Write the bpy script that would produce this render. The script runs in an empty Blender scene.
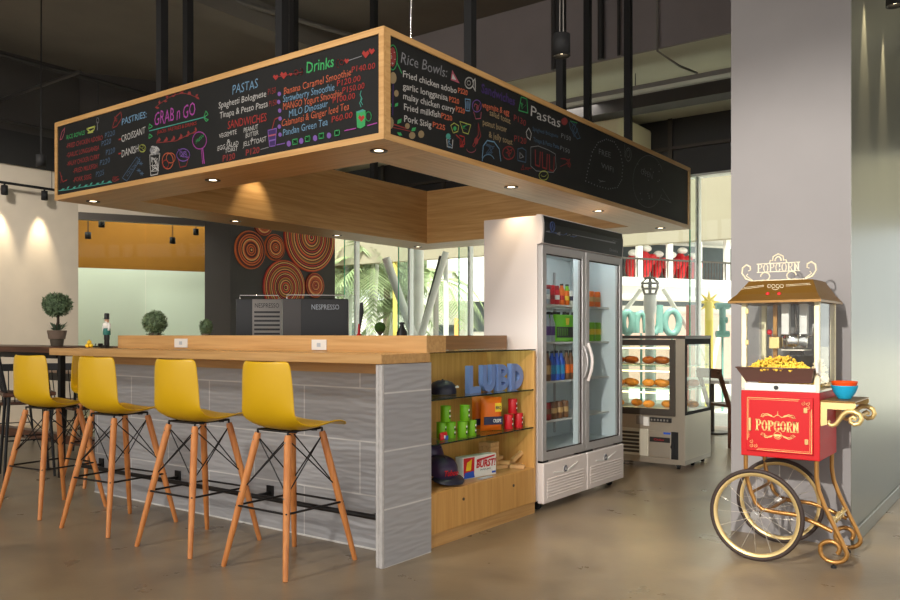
import bpy, bmesh, math, random
from mathutils import Matrix, Vector
R = math.radians
PI = math.pi
random.seed(7)
scene = bpy.context.scene
COL = scene.collection

# ------------------------------------------------------------------ camera
CAMZ, FPX, HY = 1.2, 816.0, 335.0
CC, SS = 0.806, 0.592
_n = math.hypot(CC, SS); CC /= _n; SS /= _n
cam = bpy.data.cameras.new('camera'); camo = bpy.data.objects.new('camera', cam); COL.objects.link(camo)
camo.location = (0, 0, CAMZ); camo.rotation_euler = (R(90), 0, math.atan2(SS, CC))
cam.sensor_width = 36; cam.lens = FPX / 900 * 36; cam.shift_y = (HY - 300) / 900
cam.clip_start = 0.05; cam.clip_end = 300
scene.camera = camo

def ray(px):
    l = (px - 450) / FPX
    return (-SS + l * CC, CC + l * SS)
def onX(px, py, x):
    a = ray(px); t = x / a[0]; return Vector((x, t * a[1], CAMZ + (HY - py) * t / FPX))
def onY(px, py, y):
    a = ray(px); t = y / a[1]; return Vector((t * a[0], y, CAMZ + (HY - py) * t / FPX))
def onZ(px, py, z=0.0):
    t = (CAMZ - z) * FPX / (py - HY); a = ray(px); return Vector((t * a[0], t * a[1], z))
def onT(px, py, t):
    a = ray(px); return Vector((t * a[0], t * a[1], CAMZ + (HY - py) * t / FPX))

# ------------------------------------------------------------------ materials
def lin(c):
    c = c / 255.0
    return c / 12.92 if c <= 0.04045 else ((c + 0.055) / 1.055) ** 2.4
def C(r, g, b): return (lin(r), lin(g), lin(b), 1.0)
MATS = {}
def newmat(name):
    m = bpy.data.materials.new(name); m.use_nodes = True
    nt = m.node_tree
    b = nt.nodes['Principled BSDF']
    MATS[name] = m
    return m, nt, b
def N(nt, t, **kw):
    n = nt.nodes.new(t)
    for k, v in kw.items(): setattr(n, k, v)
    return n
def mat(name, col, rough=0.5, metal=0.0, spec=0.5, emit=None, estr=0.0, var=0.0, vscale=8.0, bump=0.0, bscale=60.0, coat=0.0):
    m, nt, b = newmat(name)
    b.inputs['Base Color'].default_value = col
    b.inputs['Roughness'].default_value = rough
    b.inputs['Metallic'].default_value = metal
    b.inputs['Specular IOR Level'].default_value = spec
    b.inputs['Coat Weight'].default_value = coat
    if emit:
        b.inputs['Emission Color'].default_value = emit
        b.inputs['Emission Strength'].default_value = estr
    if var or bump:
        tc = N(nt, 'ShaderNodeTexCoord')
        if var:
            no = N(nt, 'ShaderNodeTexNoise'); no.inputs['Scale'].default_value = vscale; no.inputs['Detail'].default_value = 5
            nt.links.new(tc.outputs['Object'], no.inputs['Vector'])
            r = N(nt, 'ShaderNodeValToRGB')
            r.color_ramp.elements[0].position = 0.3; r.color_ramp.elements[1].position = 0.7
            r.color_ramp.elements[0].color = tuple(c * (1 - var) for c in col[:3]) + (1,)
            r.color_ramp.elements[1].color = tuple(min(1, c * (1 + var)) for c in col[:3]) + (1,)
            nt.links.new(no.outputs['Fac'], r.inputs['Fac']); nt.links.new(r.outputs['Color'], b.inputs['Base Color'])
        if bump:
            n2 = N(nt, 'ShaderNodeTexNoise'); n2.inputs['Scale'].default_value = bscale
            nt.links.new(tc.outputs['Object'], n2.inputs['Vector'])
            bp = N(nt, 'ShaderNodeBump'); bp.inputs['Strength'].default_value = bump; bp.inputs['Distance'].default_value = 0.01
            nt.links.new(n2.outputs['Fac'], bp.inputs['Height']); nt.links.new(bp.outputs['Normal'], b.inputs['Normal'])
    return m
def wood(name, dark, light, axis='X', rough=0.4, grain=1.0):
    m, nt, b = newmat(name)
    tc = N(nt, 'ShaderNodeTexCoord'); mp = N(nt, 'ShaderNodeMapping')
    s = {'X': (1.2, 28, 28), 'Y': (28, 1.2, 28), 'Z': (28, 28, 1.2)}[axis]
    mp.inputs['Scale'].default_value = tuple(v * grain for v in s)
    nt.links.new(tc.outputs['Object'], mp.inputs['Vector'])
    no = N(nt, 'ShaderNodeTexNoise'); no.inputs['Scale'].default_value = 1.6; no.inputs['Detail'].default_value = 6; no.inputs['Distortion'].default_value = 0.6
    nt.links.new(mp.outputs['Vector'], no.inputs['Vector'])
    r = N(nt, 'ShaderNodeValToRGB')
    r.color_ramp.elements[0].position = 0.32; r.color_ramp.elements[1].position = 0.68
    r.color_ramp.elements[0].color = dark; r.color_ramp.elements[1].color = light
    nt.links.new(no.outputs['Fac'], r.inputs['Fac']); nt.links.new(r.outputs['Color'], b.inputs['Base Color'])
    b.inputs['Roughness'].default_value = rough
    bp = N(nt, 'ShaderNodeBump'); bp.inputs['Strength'].default_value = 0.08; bp.inputs['Distance'].default_value = 0.002
    nt.links.new(no.outputs['Fac'], bp.inputs['Height']); nt.links.new(bp.outputs['Normal'], b.inputs['Normal'])
    return m
def glass(name, tint=(0.93, 0.97, 0.95, 1), ior=1.45, rough=0.0, refl=1.0):
    m, nt, b = newmat(name); nt.nodes.remove(b)
    out = nt.nodes['Material Output']
    tr = N(nt, 'ShaderNodeBsdfTransparent'); tr.inputs['Color'].default_value = tint
    gl = N(nt, 'ShaderNodeBsdfGlossy'); gl.inputs['Roughness'].default_value = rough; gl.inputs['Color'].default_value = (refl, refl, refl, 1)
    fr = N(nt, 'ShaderNodeFresnel'); fr.inputs['IOR'].default_value = ior
    mx = N(nt, 'ShaderNodeMixShader')
    ge = N(nt, 'ShaderNodeNewGeometry'); iv = N(nt, 'ShaderNodeMath'); iv.operation = 'SUBTRACT'; iv.inputs[0].default_value = 1.0
    ml = N(nt, 'ShaderNodeMath'); ml.operation = 'MULTIPLY'
    nt.links.new(ge.outputs['Backfacing'], iv.inputs[1]); nt.links.new(fr.outputs['Fac'], ml.inputs[0]); nt.links.new(iv.outputs['Value'], ml.inputs[1])
    nt.links.new(ml.outputs['Value'], mx.inputs['Fac']); nt.links.new(tr.outputs['BSDF'], mx.inputs[1]); nt.links.new(gl.outputs['BSDF'], mx.inputs[2])
    nt.links.new(mx.outputs['Shader'], out.inputs['Surface'])
    return m
def emis(name, col, s):
    m, nt, b = newmat(name); nt.nodes.remove(b)
    e = N(nt, 'ShaderNodeEmission'); e.inputs['Color'].default_value = col; e.inputs['Strength'].default_value = s
    nt.links.new(e.outputs['Emission'], nt.nodes['Material Output'].inputs['Surface'])
    return m

OAKD, OAKL = C(184, 138, 80), C(206, 162, 104)
wood('oak_x', OAKD, OAKL, 'X'); wood('oak_y', OAKD, OAKL, 'Y'); wood('oak_z', C(196, 144, 76), C(214, 164, 94), 'Z')
wood('oak_dark', C(124, 88, 52), C(144, 104, 64), 'Y')
wood('beech', C(196, 118, 58), C(222, 146, 80), 'Z', 0.42)
wood('walnut', C(74, 44, 30), C(104, 64, 44), 'X', 0.45)
wood('block_wood', C(196, 150, 96), C(222, 180, 124), 'X', 0.6)
mat('black_metal', C(22, 22, 23), 0.42, 0.3)
mat('black_matt', C(15, 15, 16), 0.75)
mat('yellow_plastic', C(218, 172, 4), 0.38, 0, 0.5)
mat('chalkboard', C(21, 21, 20), 0.7, 0, 0.3, var=0.2, vscale=5)
mat('white_plastic', C(225, 222, 216), 0.4)
mat('fridge_white', C(226, 216, 210), 0.35, 0, 0.5)
mat('fridge_inside', C(214, 222, 224), 0.5)
mat('silver_frame', C(182, 178, 176), 0.38, 0.35)
mat('steel', C(190, 182, 168), 0.32, 0.75, var=0.06, vscale=3)
mat('steel_side', C(214, 208, 190), 0.36, 0.35)
mat('steel_dark', C(84, 78, 72), 0.4, 0.6)
mat('chrome', C(214, 212, 208), 0.15, 1.0)
mat('brass_tube', C(158, 114, 58), 0.32, 0.6)
mat('gold_cast', C(214, 186, 124), 0.35, 0.55)
mat('cream_paint', C(234, 224, 184), 0.45); mat('sign_cream', C(214, 202, 172), .5); mat('trim_grey', C(188, 184, 180), .4, var=.12, vscale=40)
mat('roof_bronze', C(122, 86, 28), 0.42, 0.35)
mat('red_paint', C(180, 12, 18), 0.5, 0, 0.3)
mat('gold_print', C(240, 196, 120), 0.5)
mat('rubber', C(46, 32, 26), 0.65)
mat('rim_brass', C(206, 180, 124), 0.35, 0.5)
mat('popcorn', C(244, 190, 66), 0.75, var=0.35, vscale=22)
mat('popcorn_pale', C(226, 206, 160), 0.75, var=0.2, vscale=22)
mat('tray_brown', C(112, 84, 76), 0.35, 0.3)
mat('orange_plastic', C(232, 78, 18), 0.35)
mat('blue_plastic', C(30, 160, 200), 0.35)
mat('leaf', C(106, 128, 92), 0.6, var=0.45, vscale=30)
mat('leaf_dark', C(76, 96, 66), 0.6, var=0.4, vscale=30)
mat('leaf_agave', C(92, 112, 88), 0.6, var=0.3, vscale=20)
mat('moss', C(56, 92, 24), 0.8, var=0.4, vscale=60, bump=0.6, bscale=150)
mat('bark', C(70, 56, 42), 0.8, var=0.3, vscale=20)
mat('pot_grey', C(120, 100, 84), 0.75, var=0.15, vscale=12)
mat('pot_dark', C(84, 74, 60), 0.75, var=0.15, vscale=12)
mat('coffee_black', C(24, 23, 23), 0.4, 0.0)
mat('coffee_grey', C(74, 70, 68), 0.45, 0.2)
mat('coffee_panel', C(138, 132, 126), 0.45, 0.2)
mat('charcoal_paint', C(34, 33, 32), 0.85)
mat('dark_grey_paint', C(62, 58, 55), 0.8, var=0.05, vscale=3)
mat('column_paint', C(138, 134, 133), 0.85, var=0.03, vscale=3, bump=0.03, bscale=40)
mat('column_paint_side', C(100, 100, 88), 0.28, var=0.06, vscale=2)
mat('wall_plaster', C(212, 200, 182), 0.85, var=0.04, vscale=3, bump=0.04, bscale=30)
mat('ceiling_grey', C(108, 103, 95), 0.9, var=0.08, vscale=2)
mat('bulkhead_grey', C(132, 125, 125), 0.9, var=0.05, vscale=2)
mat('soffit_paint', C(186, 184, 164), 0.85, var=0.04, vscale=2)
mat('dark_panel', C(52, 50, 50), 0.35, var=0.1, vscale=2)
mat('pipe_grey', C(120, 116, 110), 0.5, 0.3)
mat('pipe_dark', C(44, 42, 40), 0.6)
mat('ochre_wall', C(142, 92, 2), 0.8, var=0.04)
mat('mint_wall', C(226, 234, 216), 0.7, var=0.03, vscale=1.5)
mat('beige_beam', C(176, 166, 144), 0.85, var=0.03, vscale=2)
mat('mullion_white', C(236, 238, 236), 0.4)
mat('glass_edge', C(84, 186, 140), 0.2)
glass('glass_clear'); glass('glass_green', (0.92, 0.965, 0.94, 1)); glass('glass_shelf', (0.72, 0.86, 0.8, 1)); glass('glass_fridge', (0.93, 0.95, 0.95, 1))
glass('glass_room', (0.93, 0.97, 0.95, 1), 1.4, 0.0, 0.35)
glass('glass_cart', (0.94, 0.95, 0.94, 1), 1.35)
mat('glass_rim', C(26, 44, 38), 0.15)
emis('lamp_warm', (1.0, 0.8, 0.52, 1), 5); emis('lamp_white', (0.95, 1.0, 1.0, 1), 7.0); emis('lamp_case', (1.0, 0.62, 0.28, 1), 6.0)
# colours for packaging and chalk
for nm, c in dict(green=(120, 186, 20), green_dark=(70, 120, 14), red=(204, 22, 34), orange=(240, 112, 12), navy=(34, 38, 74), deepnavy=(30, 30, 50), white=(240, 238, 232),
                  black=(20, 20, 20), yellow=(246, 206, 40), blue=(36, 84, 190), cyan=(40, 140, 190), purple=(96, 52, 130), plum=(54, 36, 68), dimblue=(62, 78, 124), grey=(120, 120, 126), brown=(120, 78, 46), tan=(200, 160, 104), cola=(150, 24, 26),
                  lime=(120, 210, 20), skin=(222, 178, 146), teal=(20, 110, 100), palegrey=(176, 184, 192), bread=(226, 150, 62), bread_dark=(172, 92, 34), paleblue=(122, 146, 205)).items():
    mat('c_' + nm, C(*c), 0.45)
CH = dict(white=(214, 210, 204), red=(196, 50, 40), blue=(118, 168, 204), green=(60, 190, 104), orange=(226, 104, 54), purple=(140, 92, 190), magenta=(190, 60, 176),
          yellow=(196, 204, 80), teal=(72, 180, 160), tan=(176, 150, 104), dim=(150, 150, 154), dimred=(164, 58, 54), violet=(78, 54, 120), dimblue=(84, 112, 140), pink=(196, 90, 110))
CHN = list(CH)
for k, v in CH.items():
    q_ = C(*v); g_ = sum(q_[:3]) / 3
    mat('chalk_' + k, tuple(0.6 * (0.82 * c_ + 0.18 * g_) for c_ in q_[:3]) + (1,), 0.9, 0, 0.1)

def tile_mat(name, ax):
    m, nt, b = newmat(name)
    tc = N(nt, 'ShaderNodeTexCoord'); sp = N(nt, 'ShaderNodeSeparateXYZ'); cb = N(nt, 'ShaderNodeCombineXYZ')
    nt.links.new(tc.outputs['Object'], sp.inputs['Vector'])
    nt.links.new(sp.outputs[ax], cb.inputs['X']); nt.links.new(sp.outputs['Z'], cb.inputs['Y'])
    br = N(nt, 'ShaderNodeTexBrick'); br.offset = 0.5
    br.inputs['Scale'].default_value = 1; br.inputs['Mortar Size'].default_value = 0.0045; br.inputs['Mortar Smooth'].default_value = 0.1
    br.inputs['Brick Width'].default_value = 0.9; br.inputs['Row Height'].default_value = 0.3
    br.inputs['Color1'].default_value = C(168, 167, 168); br.inputs['Color2'].default_value = C(162, 161, 162); br.inputs['Mortar'].default_value = C(206, 204, 200)
    mp0 = N(nt, 'ShaderNodeMapping'); mp0.inputs['Location'].default_value = (0.544 if ax == 'X' else 0.345, 0, 0)
    nt.links.new(cb.outputs['Vector'], mp0.inputs['Vector']); nt.links.new(mp0.outputs['Vector'], br.inputs['Vector'])
    mp = N(nt, 'ShaderNodeMapping'); mp.inputs['Scale'].default_value = (7.5, 46, 1)
    nt.links.new(cb.outputs['Vector'], mp.inputs['Vector'])
    no = N(nt, 'ShaderNodeTexNoise'); no.inputs['Scale'].default_value = 1; no.inputs['Detail'].default_value = 0.0
    nt.links.new(mp.outputs['Vector'], no.inputs['Vector'])
    mp2 = N(nt, 'ShaderNodeMapping'); mp2.inputs['Scale'].default_value = (3, 60, 1)
    nt.links.new(cb.outputs['Vector'], mp2.inputs['Vector'])
    n2 = N(nt, 'ShaderNodeTexNoise'); n2.inputs['Scale'].default_value = 1; n2.inputs['Detail'].default_value = 3
    nt.links.new(mp2.outputs['Vector'], n2.inputs['Vector'])
    mixc = N(nt, 'ShaderNodeMix'); mixc.data_type = 'RGBA'; mixc.blend_type = 'MULTIPLY'; mixc.inputs[0].default_value = 1.0
    rr = N(nt, 'ShaderNodeValToRGB'); rr.color_ramp.elements[0].position = 0.3; rr.color_ramp.elements[1].position = 0.7
    rr.color_ramp.elements[0].color = (0.97, 0.97, 0.97, 1); rr.color_ramp.elements[1].color = (1, 1, 1, 1)
    nt.links.new(n2.outputs['Fac'], rr.inputs['Fac'])
    nt.links.new(br.outputs['Color'], mixc.inputs[6]); nt.links.new(rr.outputs['Color'], mixc.inputs[7])
    nt.links.new(mixc.outputs[2], b.inputs['Base Color'])
    b.inputs['Roughness'].default_value = 0.3
    bp = N(nt, 'ShaderNodeBump'); bp.inputs['Strength'].default_value = 0.34 if ax == 'X' else 0.22; bp.inputs['Distance'].default_value = 0.02
    nt.links.new(no.outputs['Fac'], bp.inputs['Height']); nt.links.new(bp.outputs['Normal'], b.inputs['Normal'])
tile_mat('tile_x', 'X'); tile_mat('tile_y', 'Y')

def floor_mat():
    m, nt, b = newmat('polished_concrete')
    tc = N(nt, 'ShaderNodeTexCoord')
    def noise(sc, det, dist=0.0):
        n = N(nt, 'ShaderNodeTexNoise'); n.inputs['Scale'].default_value = sc; n.inputs['Detail'].default_value = det; n.inputs['Distortion'].default_value = dist
        nt.links.new(tc.outputs['Object'], n.inputs['Vector']); return n
    n1 = noise(0.8, 8, 0.5); n2 = noise(3.0, 6, 0.2); n3 = noise(40, 4)
    r1 = N(nt, 'ShaderNodeValToRGB'); e = r1.color_ramp.elements
    e[0].position = 0.3; e[0].color = C(104, 94, 80); e[1].position = 0.72; e[1].color = C(150, 133, 108)
    k = e.new(0.5); k.color = C(138, 122, 100)
    nt.links.new(n1.outputs['Fac'], r1.inputs['Fac'])
    r2 = N(nt, 'ShaderNodeValToRGB'); r2.color_ramp.elements[0].position = 0.3; r2.color_ramp.elements[1].position = 0.7
    r2.color_ramp.elements[0].color = (0.8, 0.785, 0.77, 1); r2.color_ramp.elements[1].color = (1.14, 1.13, 1.1, 1)
    nt.links.new(n2.outputs['Fac'], r2.inputs['Fac'])
    mx = N(nt, 'ShaderNodeMix'); mx.data_type = 'RGBA'; mx.blend_type = 'MULTIPLY'; mx.inputs[0].default_value = 1
    nt.links.new(r1.outputs['Color'], mx.inputs[6]); nt.links.new(r2.outputs['Color'], mx.inputs[7])
    # hairline cracks
    vo = N(nt, 'ShaderNodeTexVoronoi'); vo.feature = 'DISTANCE_TO_EDGE'; vo.inputs['Scale'].default_value = 0.42
    dv = N(nt, 'ShaderNodeMix'); dv.data_type = 'VECTOR'; dv.inputs[0].default_value = 0.12
    nt.links.new(tc.outputs['Object'], dv.inputs[4]); nt.links.new(n2.outputs['Color'], dv.inputs[5])
    nt.links.new(dv.outputs[1], vo.inputs['Vector'])
    rc = N(nt, 'ShaderNodeValToRGB'); rc.color_ramp.elements[0].position = 0.0; rc.color_ramp.elements[1].position = 0.008
    rc.color_ramp.elements[0].color = (0.93, 0.925, 0.92, 1); rc.color_ramp.elements[1].color = (1, 1, 1, 1)
    nt.links.new(vo.outputs['Distance'], rc.inputs['Fac'])
    m2 = N(nt, 'ShaderNodeMix'); m2.data_type = 'RGBA'; m2.blend_type = 'MULTIPLY'; m2.inputs[0].default_value = 0
    nt.links.new(mx.outputs[2], m2.inputs[6]); nt.links.new(rc.outputs['Color'], m2.inputs[7])
    nt.links.new(m2.outputs[2], b.inputs['Base Color'])
    r3 = N(nt, 'ShaderNodeMapRange'); r3.inputs['To Min'].default_value = 0.2; r3.inputs['To Max'].default_value = 0.42
    nt.links.new(n2.outputs['Fac'], r3.inputs['Value']); nt.links.new(r3.outputs['Result'], b.inputs['Roughness'])
    bp = N(nt, 'ShaderNodeBump'); bp.inputs['Strength'].default_value = 0.05; bp.inputs['Distance'].default_value = 0.01
    nt.links.new(n3.outputs['Fac'], bp.inputs['Height']); nt.links.new(bp.outputs['Normal'], b.inputs['Normal'])
floor_mat()

def disc_mat(name, cols, rings):
    """concentric coloured straw rings round the object's own X axis"""
    m, nt, b = newmat(name)
    tc = N(nt, 'ShaderNodeTexCoord'); sp = N(nt, 'ShaderNodeSeparateXYZ'); cb = N(nt, 'ShaderNodeCombineXYZ')
    nt.links.new(tc.outputs['Generated'], sp.inputs['Vector'])
    nt.links.new(sp.outputs['Y'], cb.inputs['X']); nt.links.new(sp.outputs['Z'], cb.inputs['Y'])
    ds = N(nt, 'ShaderNodeVectorMath'); ds.operation = 'DISTANCE'; ds.inputs[1].default_value = (0.5, 0.5, 0)
    nt.links.new(cb.outputs['Vector'], ds.inputs[0])
    r = N(nt, 'ShaderNodeValToRGB'); r.color_ramp.interpolation = 'CONSTANT'
    el = r.color_ramp.elements
    n = rings
    while len(el) < n: el.new(0.5)
    for i in range(n):
        el[i].position = i / n
    for i in range(n):
        el[i].color = C(*cols[i % len(cols)])
    ml = N(nt, 'ShaderNodeMath'); ml.operation = 'MULTIPLY'; ml.inputs[1].default_value = 1.98
    nt.links.new(ds.outputs['Value'], ml.inputs[0]); nt.links.new(ml.outputs['Value'], r.inputs['Fac'])
    nt.links.new(r.outputs['Color'], b.inputs['Base Color']); b.inputs['Roughness'].default_value = 0.8
RED, ORG, BLK, CRM, GRN, DRD = (178, 52, 50), (204, 104, 50), (50, 34, 27), (218, 166, 100), (116, 112, 56), (112, 40, 29)
disc_mat('straw_red', [CRM, DRD, RED, BLK, ORG, DRD, CRM, RED, BLK, ORG, DRD, ORG, RED, CRM], 20)
disc_mat('straw_orange', [CRM, BLK, ORG, DRD, ORG, BLK, DRD, ORG], 16)
disc_mat('straw_mixed', [RED, BLK, CRM, BLK, ORG, RED, BLK, CRM, DRD, GRN, ORG, BLK], 30)

# ------------------------------------------------------------------ mesh builder
class MB:
    def __init__(s): s.v = []; s.f = []; s.m = []; s.s = []; s.M = Matrix(); s.mi = 0
    def add(s, vs, fs, smooth=False):
        o = len(s.v)
        s.v += [s.M @ Vector(p) for p in vs]
        for f in fs:
            s.f.append(tuple(i + o for i in f)); s.m.append(s.mi); s.s.append(smooth)
        return s
    def mat(s, i): s.mi = i; return s
    def box(s, x0, y0, z0, x1, y1, z1, b=0.0, seg=2):
        if x0 > x1: x0, x1 = x1, x0
        if y0 > y1: y0, y1 = y1, y0
        if z0 > z1: z0, z1 = z1, z0
        if b <= 0:
            vs = [(x, y, z) for x in (x0, x1) for y in (y0, y1) for z in (z0, z1)]
            return s.add(vs, [(0, 1, 3, 2), (4, 6, 7, 5), (0, 4, 5, 1), (2, 3, 7, 6), (0, 2, 6, 4), (1, 5, 7, 3)])
        bm = bmesh.new(); bmesh.ops.create_cube(bm, size=1)
        for v in bm.verts:
            v.co = Vector(((x0 + x1) / 2 + v.co.x * (x1 - x0), (y0 + y1) / 2 + v.co.y * (y1 - y0), (z0 + z1) / 2 + v.co.z * (z1 - z0)))
        b = min(b, 0.49 * min(x1 - x0, y1 - y0, z1 - z0))
        bmesh.ops.bevel(bm, geom=list(bm.edges), offset=b, segments=seg, affect='EDGES', profile=0.5)
        bm.verts.index_update()
        s.add([v.co.copy() for v in bm.verts], [[v.index for v in f.verts] for f in bm.faces], False); bm.free(); return s
    def frame(s, p0, p1):
        a = (Vector(p1) - Vector(p0)); L = a.length
        if L < 1e-9: a = Vector((0, 0, 1))
        a.normalize()
        u = a.cross(Vector((0, 0, 1)))
        if u.length < 1e-4: u = Vector((1, 0, 0))
        u.normalize(); w = a.cross(u).normalized()
        return a, u, w
    def cyl(s, p0, p1, r0, r1=None, n=12, caps=True, smooth=True):
        r1 = r0 if r1 is None else r1
        p0, p1 = Vector(p0), Vector(p1); a, u, w = s.frame(p0, p1)
        vs = []
        for p, r in ((p0, r0), (p1, r1)):
            for i in range(n):
                t = 2 * PI * i / n; vs.append(p + u * (r * math.cos(t)) + w * (r * math.sin(t)))
        s.add(vs, [(i, (i + 1) % n, n + (i + 1) % n, n + i) for i in range(n)], smooth)
        if caps: s.add(vs, [tuple(range(n))[::-1], tuple(range(n, 2 * n))], False)
        return s
    def bar(s, p0, p1, w_, h_=None):
        """square bar between two points"""
        h_ = w_ if h_ is None else h_
        p0, p1 = Vector(p0), Vector(p1); a, u, w = s.frame(p0, p1)
        vs = [p + u * (i * w_ / 2) + w * (j * h_ / 2) for p in (p0, p1) for i, j in ((-1, -1), (1, -1), (1, 1), (-1, 1))]
        return s.add(vs, [(0, 1, 5, 4), (1, 2, 6, 5), (2, 3, 7, 6), (3, 0, 4, 7), (3, 2, 1, 0), (4, 5, 6, 7)])
    def tube(s, path, r, n=8, closed=False):
        P = [Vector(p) for p in path]; m = len(P)
        rs = r if isinstance(r, (list, tuple)) else [r] * m
        vs = []; pu = None
        for i in range(m):
            if closed: a = P[(i + 1) % m] - P[i - 1]
            else: a = P[min(i + 1, m - 1)] - P[max(i - 1, 0)]
            a.normalize()
            if pu is None:
                u = a.cross(Vector((0, 0, 1)))
                if u.length < 0.05: u = a.cross(Vector((0, 1, 0)))
            else: u = pu - a * pu.dot(a)
            if u.length < 1e-6: u = a.orthogonal()
            u.normalize(); pu = u; w = a.cross(u)
            for k in range(n):
                t = 2 * PI * k / n; vs.append(P[i] + u * (rs[i] * math.cos(t)) + w * (rs[i] * math.sin(t)))
        fs = []
        for i in range(m if closed else m - 1):
            j = (i + 1) % m
            for k in range(n): fs.append((i * n + k, i * n + (k + 1) % n, j * n + (k + 1) % n, j * n + k))
        s.add(vs, fs, True)
        if not closed: s.add(vs[:n] + vs[-n:], [tuple(range(n))[::-1], tuple(range(n, 2 * n))], False)
        return s
    def lathe(s, prof, c=(0, 0, 0), n=24, axis='Z', smooth=True, caps=True):
        c = Vector(c); vs = []; m = len(prof)
        for r, z in prof:
            for i in range(n):
                t = 2 * PI * i / n; a, b = r * math.cos(t), r * math.sin(t)
                vs.append(c + Vector({'Z': (a, b, z), 'X': (z, a, b), 'Y': (b, z, a)}[axis]))
        fs = [(j * n + i, j * n + (i + 1) % n, (j + 1) * n + (i + 1) % n, (j + 1) * n + i) for j in range(m - 1) for i in range(n)]
        s.add(vs, fs, smooth)
        if caps and prof[0][0] > 1e-6: s.add(vs[:n], [tuple(range(n))[::-1]])
        if caps and prof[-1][0] > 1e-6: s.add(vs[-n:], [tuple(range(n))])
        return s
    def sphere(s, c, r, n=14, m=9, sc=(1, 1, 1)):
        pr = [(math.sin(PI * j / m), -math.cos(PI * j / m)) for j in range(m + 1)]
        c = Vector(c); vs = []
        for a, z in pr:
            for i in range(n):
                t = 2 * PI * i / n; vs.append(c + Vector((a * math.cos(t) * r * sc[0], a * math.sin(t) * r * sc[1], z * r * sc[2])))
        return s.add(vs, [(j * n + i, j * n + (i + 1) % n, (j + 1) * n + (i + 1) % n, (j + 1) * n + i) for j in range(m) for i in range(n)], True)
    def prism(s, poly, org, u, w, d):
        """polygon in (u,w) axes at org, extruded by vector d"""
        org, u, w, d = Vector(org), Vector(u), Vector(w), Vector(d); n = len(poly)
        a = [org + u * x + w * y for x, y in poly]
        vs = a + [p + d for p in a]
        return s.add(vs, [tuple(range(n)), tuple(range(n, 2 * n))[::-1]] + [(i, n + i, n + (i + 1) % n, (i + 1) % n) for i in range(n)])
    def ring(s, c, axis, Rr, r, n=40, k=8):
        c = Vector(c); axis = Vector(axis).normalized(); u = axis.orthogonal().normalized(); w = axis.cross(u)
        return s.tube([c + u * (Rr * math.cos(2 * PI * i / n)) + w * (Rr * math.sin(2 * PI * i / n)) for i in range(n)], r, k, True)
    def quad(s, a, b, c, d): return s.add([a, b, c, d], [(0, 1, 2, 3)])

WM = {}
def setp(o, label=None, cat=None, group=None, kind=None):
    if label: o['label'] = label
    if cat: o['category'] = cat
    if group: o['group'] = group
    if kind: o['kind'] = kind
    return o
def thing(name, label, cat, loc=(0, 0, 0), rz=0.0, group=None):
    o = bpy.data.objects.new(name, None); COL.objects.link(o)
    o.location = loc; o.rotation_euler = (0, 0, rz); o.empty_display_size = 0.1
    WM[o.name] = Matrix.Translation(loc) @ Matrix.Rotation(rz, 4, 'Z')
    return setp(o, label, cat, group)
def obj(name, mb, mats, parent=None, world=True, loc=None, label=None):
    """one mesh object; vertices given in world space unless world=False"""
    if isinstance(mats, str): mats = [mats]
    me = bpy.data.meshes.new(name)
    if parent is not None: M = WM[parent.name]
    elif loc is not None: M = Matrix.Translation(loc)
    else: M = Matrix()
    if world:
        I = M.inverted(); vs = [I @ p for p in mb.v]
    else: vs = mb.v
    me.from_pydata([tuple(p) for p in vs], [], mb.f)
    for k in mats: me.materials.append(MATS[k])
    me.polygons.foreach_set('material_index', [min(i, len(mats) - 1) for i in mb.m])
    me.polygons.foreach_set('use_smooth', mb.s)
    bm = bmesh.new(); bm.from_mesh(me); bmesh.ops.recalc_face_normals(bm, faces=bm.faces); bm.to_mesh(me); bm.free()
    me.update()
    o = bpy.data.objects.new(name, me); COL.objects.link(o)
    if parent is not None: o.parent = parent
    elif loc is not None: o.location = loc
    WM[o.name] = M
    if label: o['label'] = label
    return o
def single(name, mb, mats, label, cat, loc, group=None, kind=None, world=True):
    return setp(obj(name, mb, mats, None, world, loc), label, cat, group, kind)
def struct(name, mb, mats, parent=None):
    o = obj(name, mb, mats, parent)
    if parent is None: o['kind'] = 'structure'
    return o
def copy_tree(o, loc=None, rz=None, label=None, parent=None):
    c = o.copy(); COL.objects.link(c)
    if parent is not None: c.parent = parent
    if loc is not None: c.location = loc
    if rz is not None: c.rotation_euler = (0, 0, rz)
    if label: c['label'] = label
    for ch in [k for k in list(bpy.data.objects) if k.parent == o]: copy_tree(ch, parent=c)
    return c
def text_mesh(body, bold=0.0):
    """flat glyph mesh of one line of text -> (verts2d, faces, width, capheight)"""
    cu = bpy.data.curves.new('txt', 'FONT'); cu.body = body; cu.size = 1.0; cu.resolution_u = 2; cu.offset = bold
    o = bpy.data.objects.new('txt', cu); COL.objects.link(o)
    dg = bpy.context.evaluated_depsgraph_get(); dg.update()
    me = bpy.data.meshes.new_from_object(o.evaluated_get(dg))
    vs = [(v.co.x, v.co.y) for v in me.vertices]; fs = [tuple(p.vertices) for p in me.polygons]
    bpy.data.objects.remove(o); bpy.data.curves.remove(cu); bpy.data.meshes.remove(me)
    x0 = min(v[0] for v in vs); x1 = max(v[0] for v in vs)
    return [(x - x0, y) for x, y in vs], fs, x1 - x0
def put_text(mb, body, p0, p1, h, up, lift=(0, 0, 0), bold=0.0, cap=0.73, slant=0.0, jit=0.0):
    """text whose baseline runs p0 -> p1 (world), letter height h along up"""
    vs, fs, w = text_mesh(body, bold)
    p0, p1, up, lift = Vector(p0), Vector(p1), Vector(up), Vector(lift)
    d = p1 - p0
    k = random.random() * 6
    out = []
    for x, y in vs:
        yy = y / cap * h + (jit * h * math.sin(x * 5 + k) if jit else 0)
        out.append(p0 + d * (x / w) + d.normalized() * (slant * yy) + up * yy + lift)
    mb.add(out, fs)
    return mb
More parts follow.
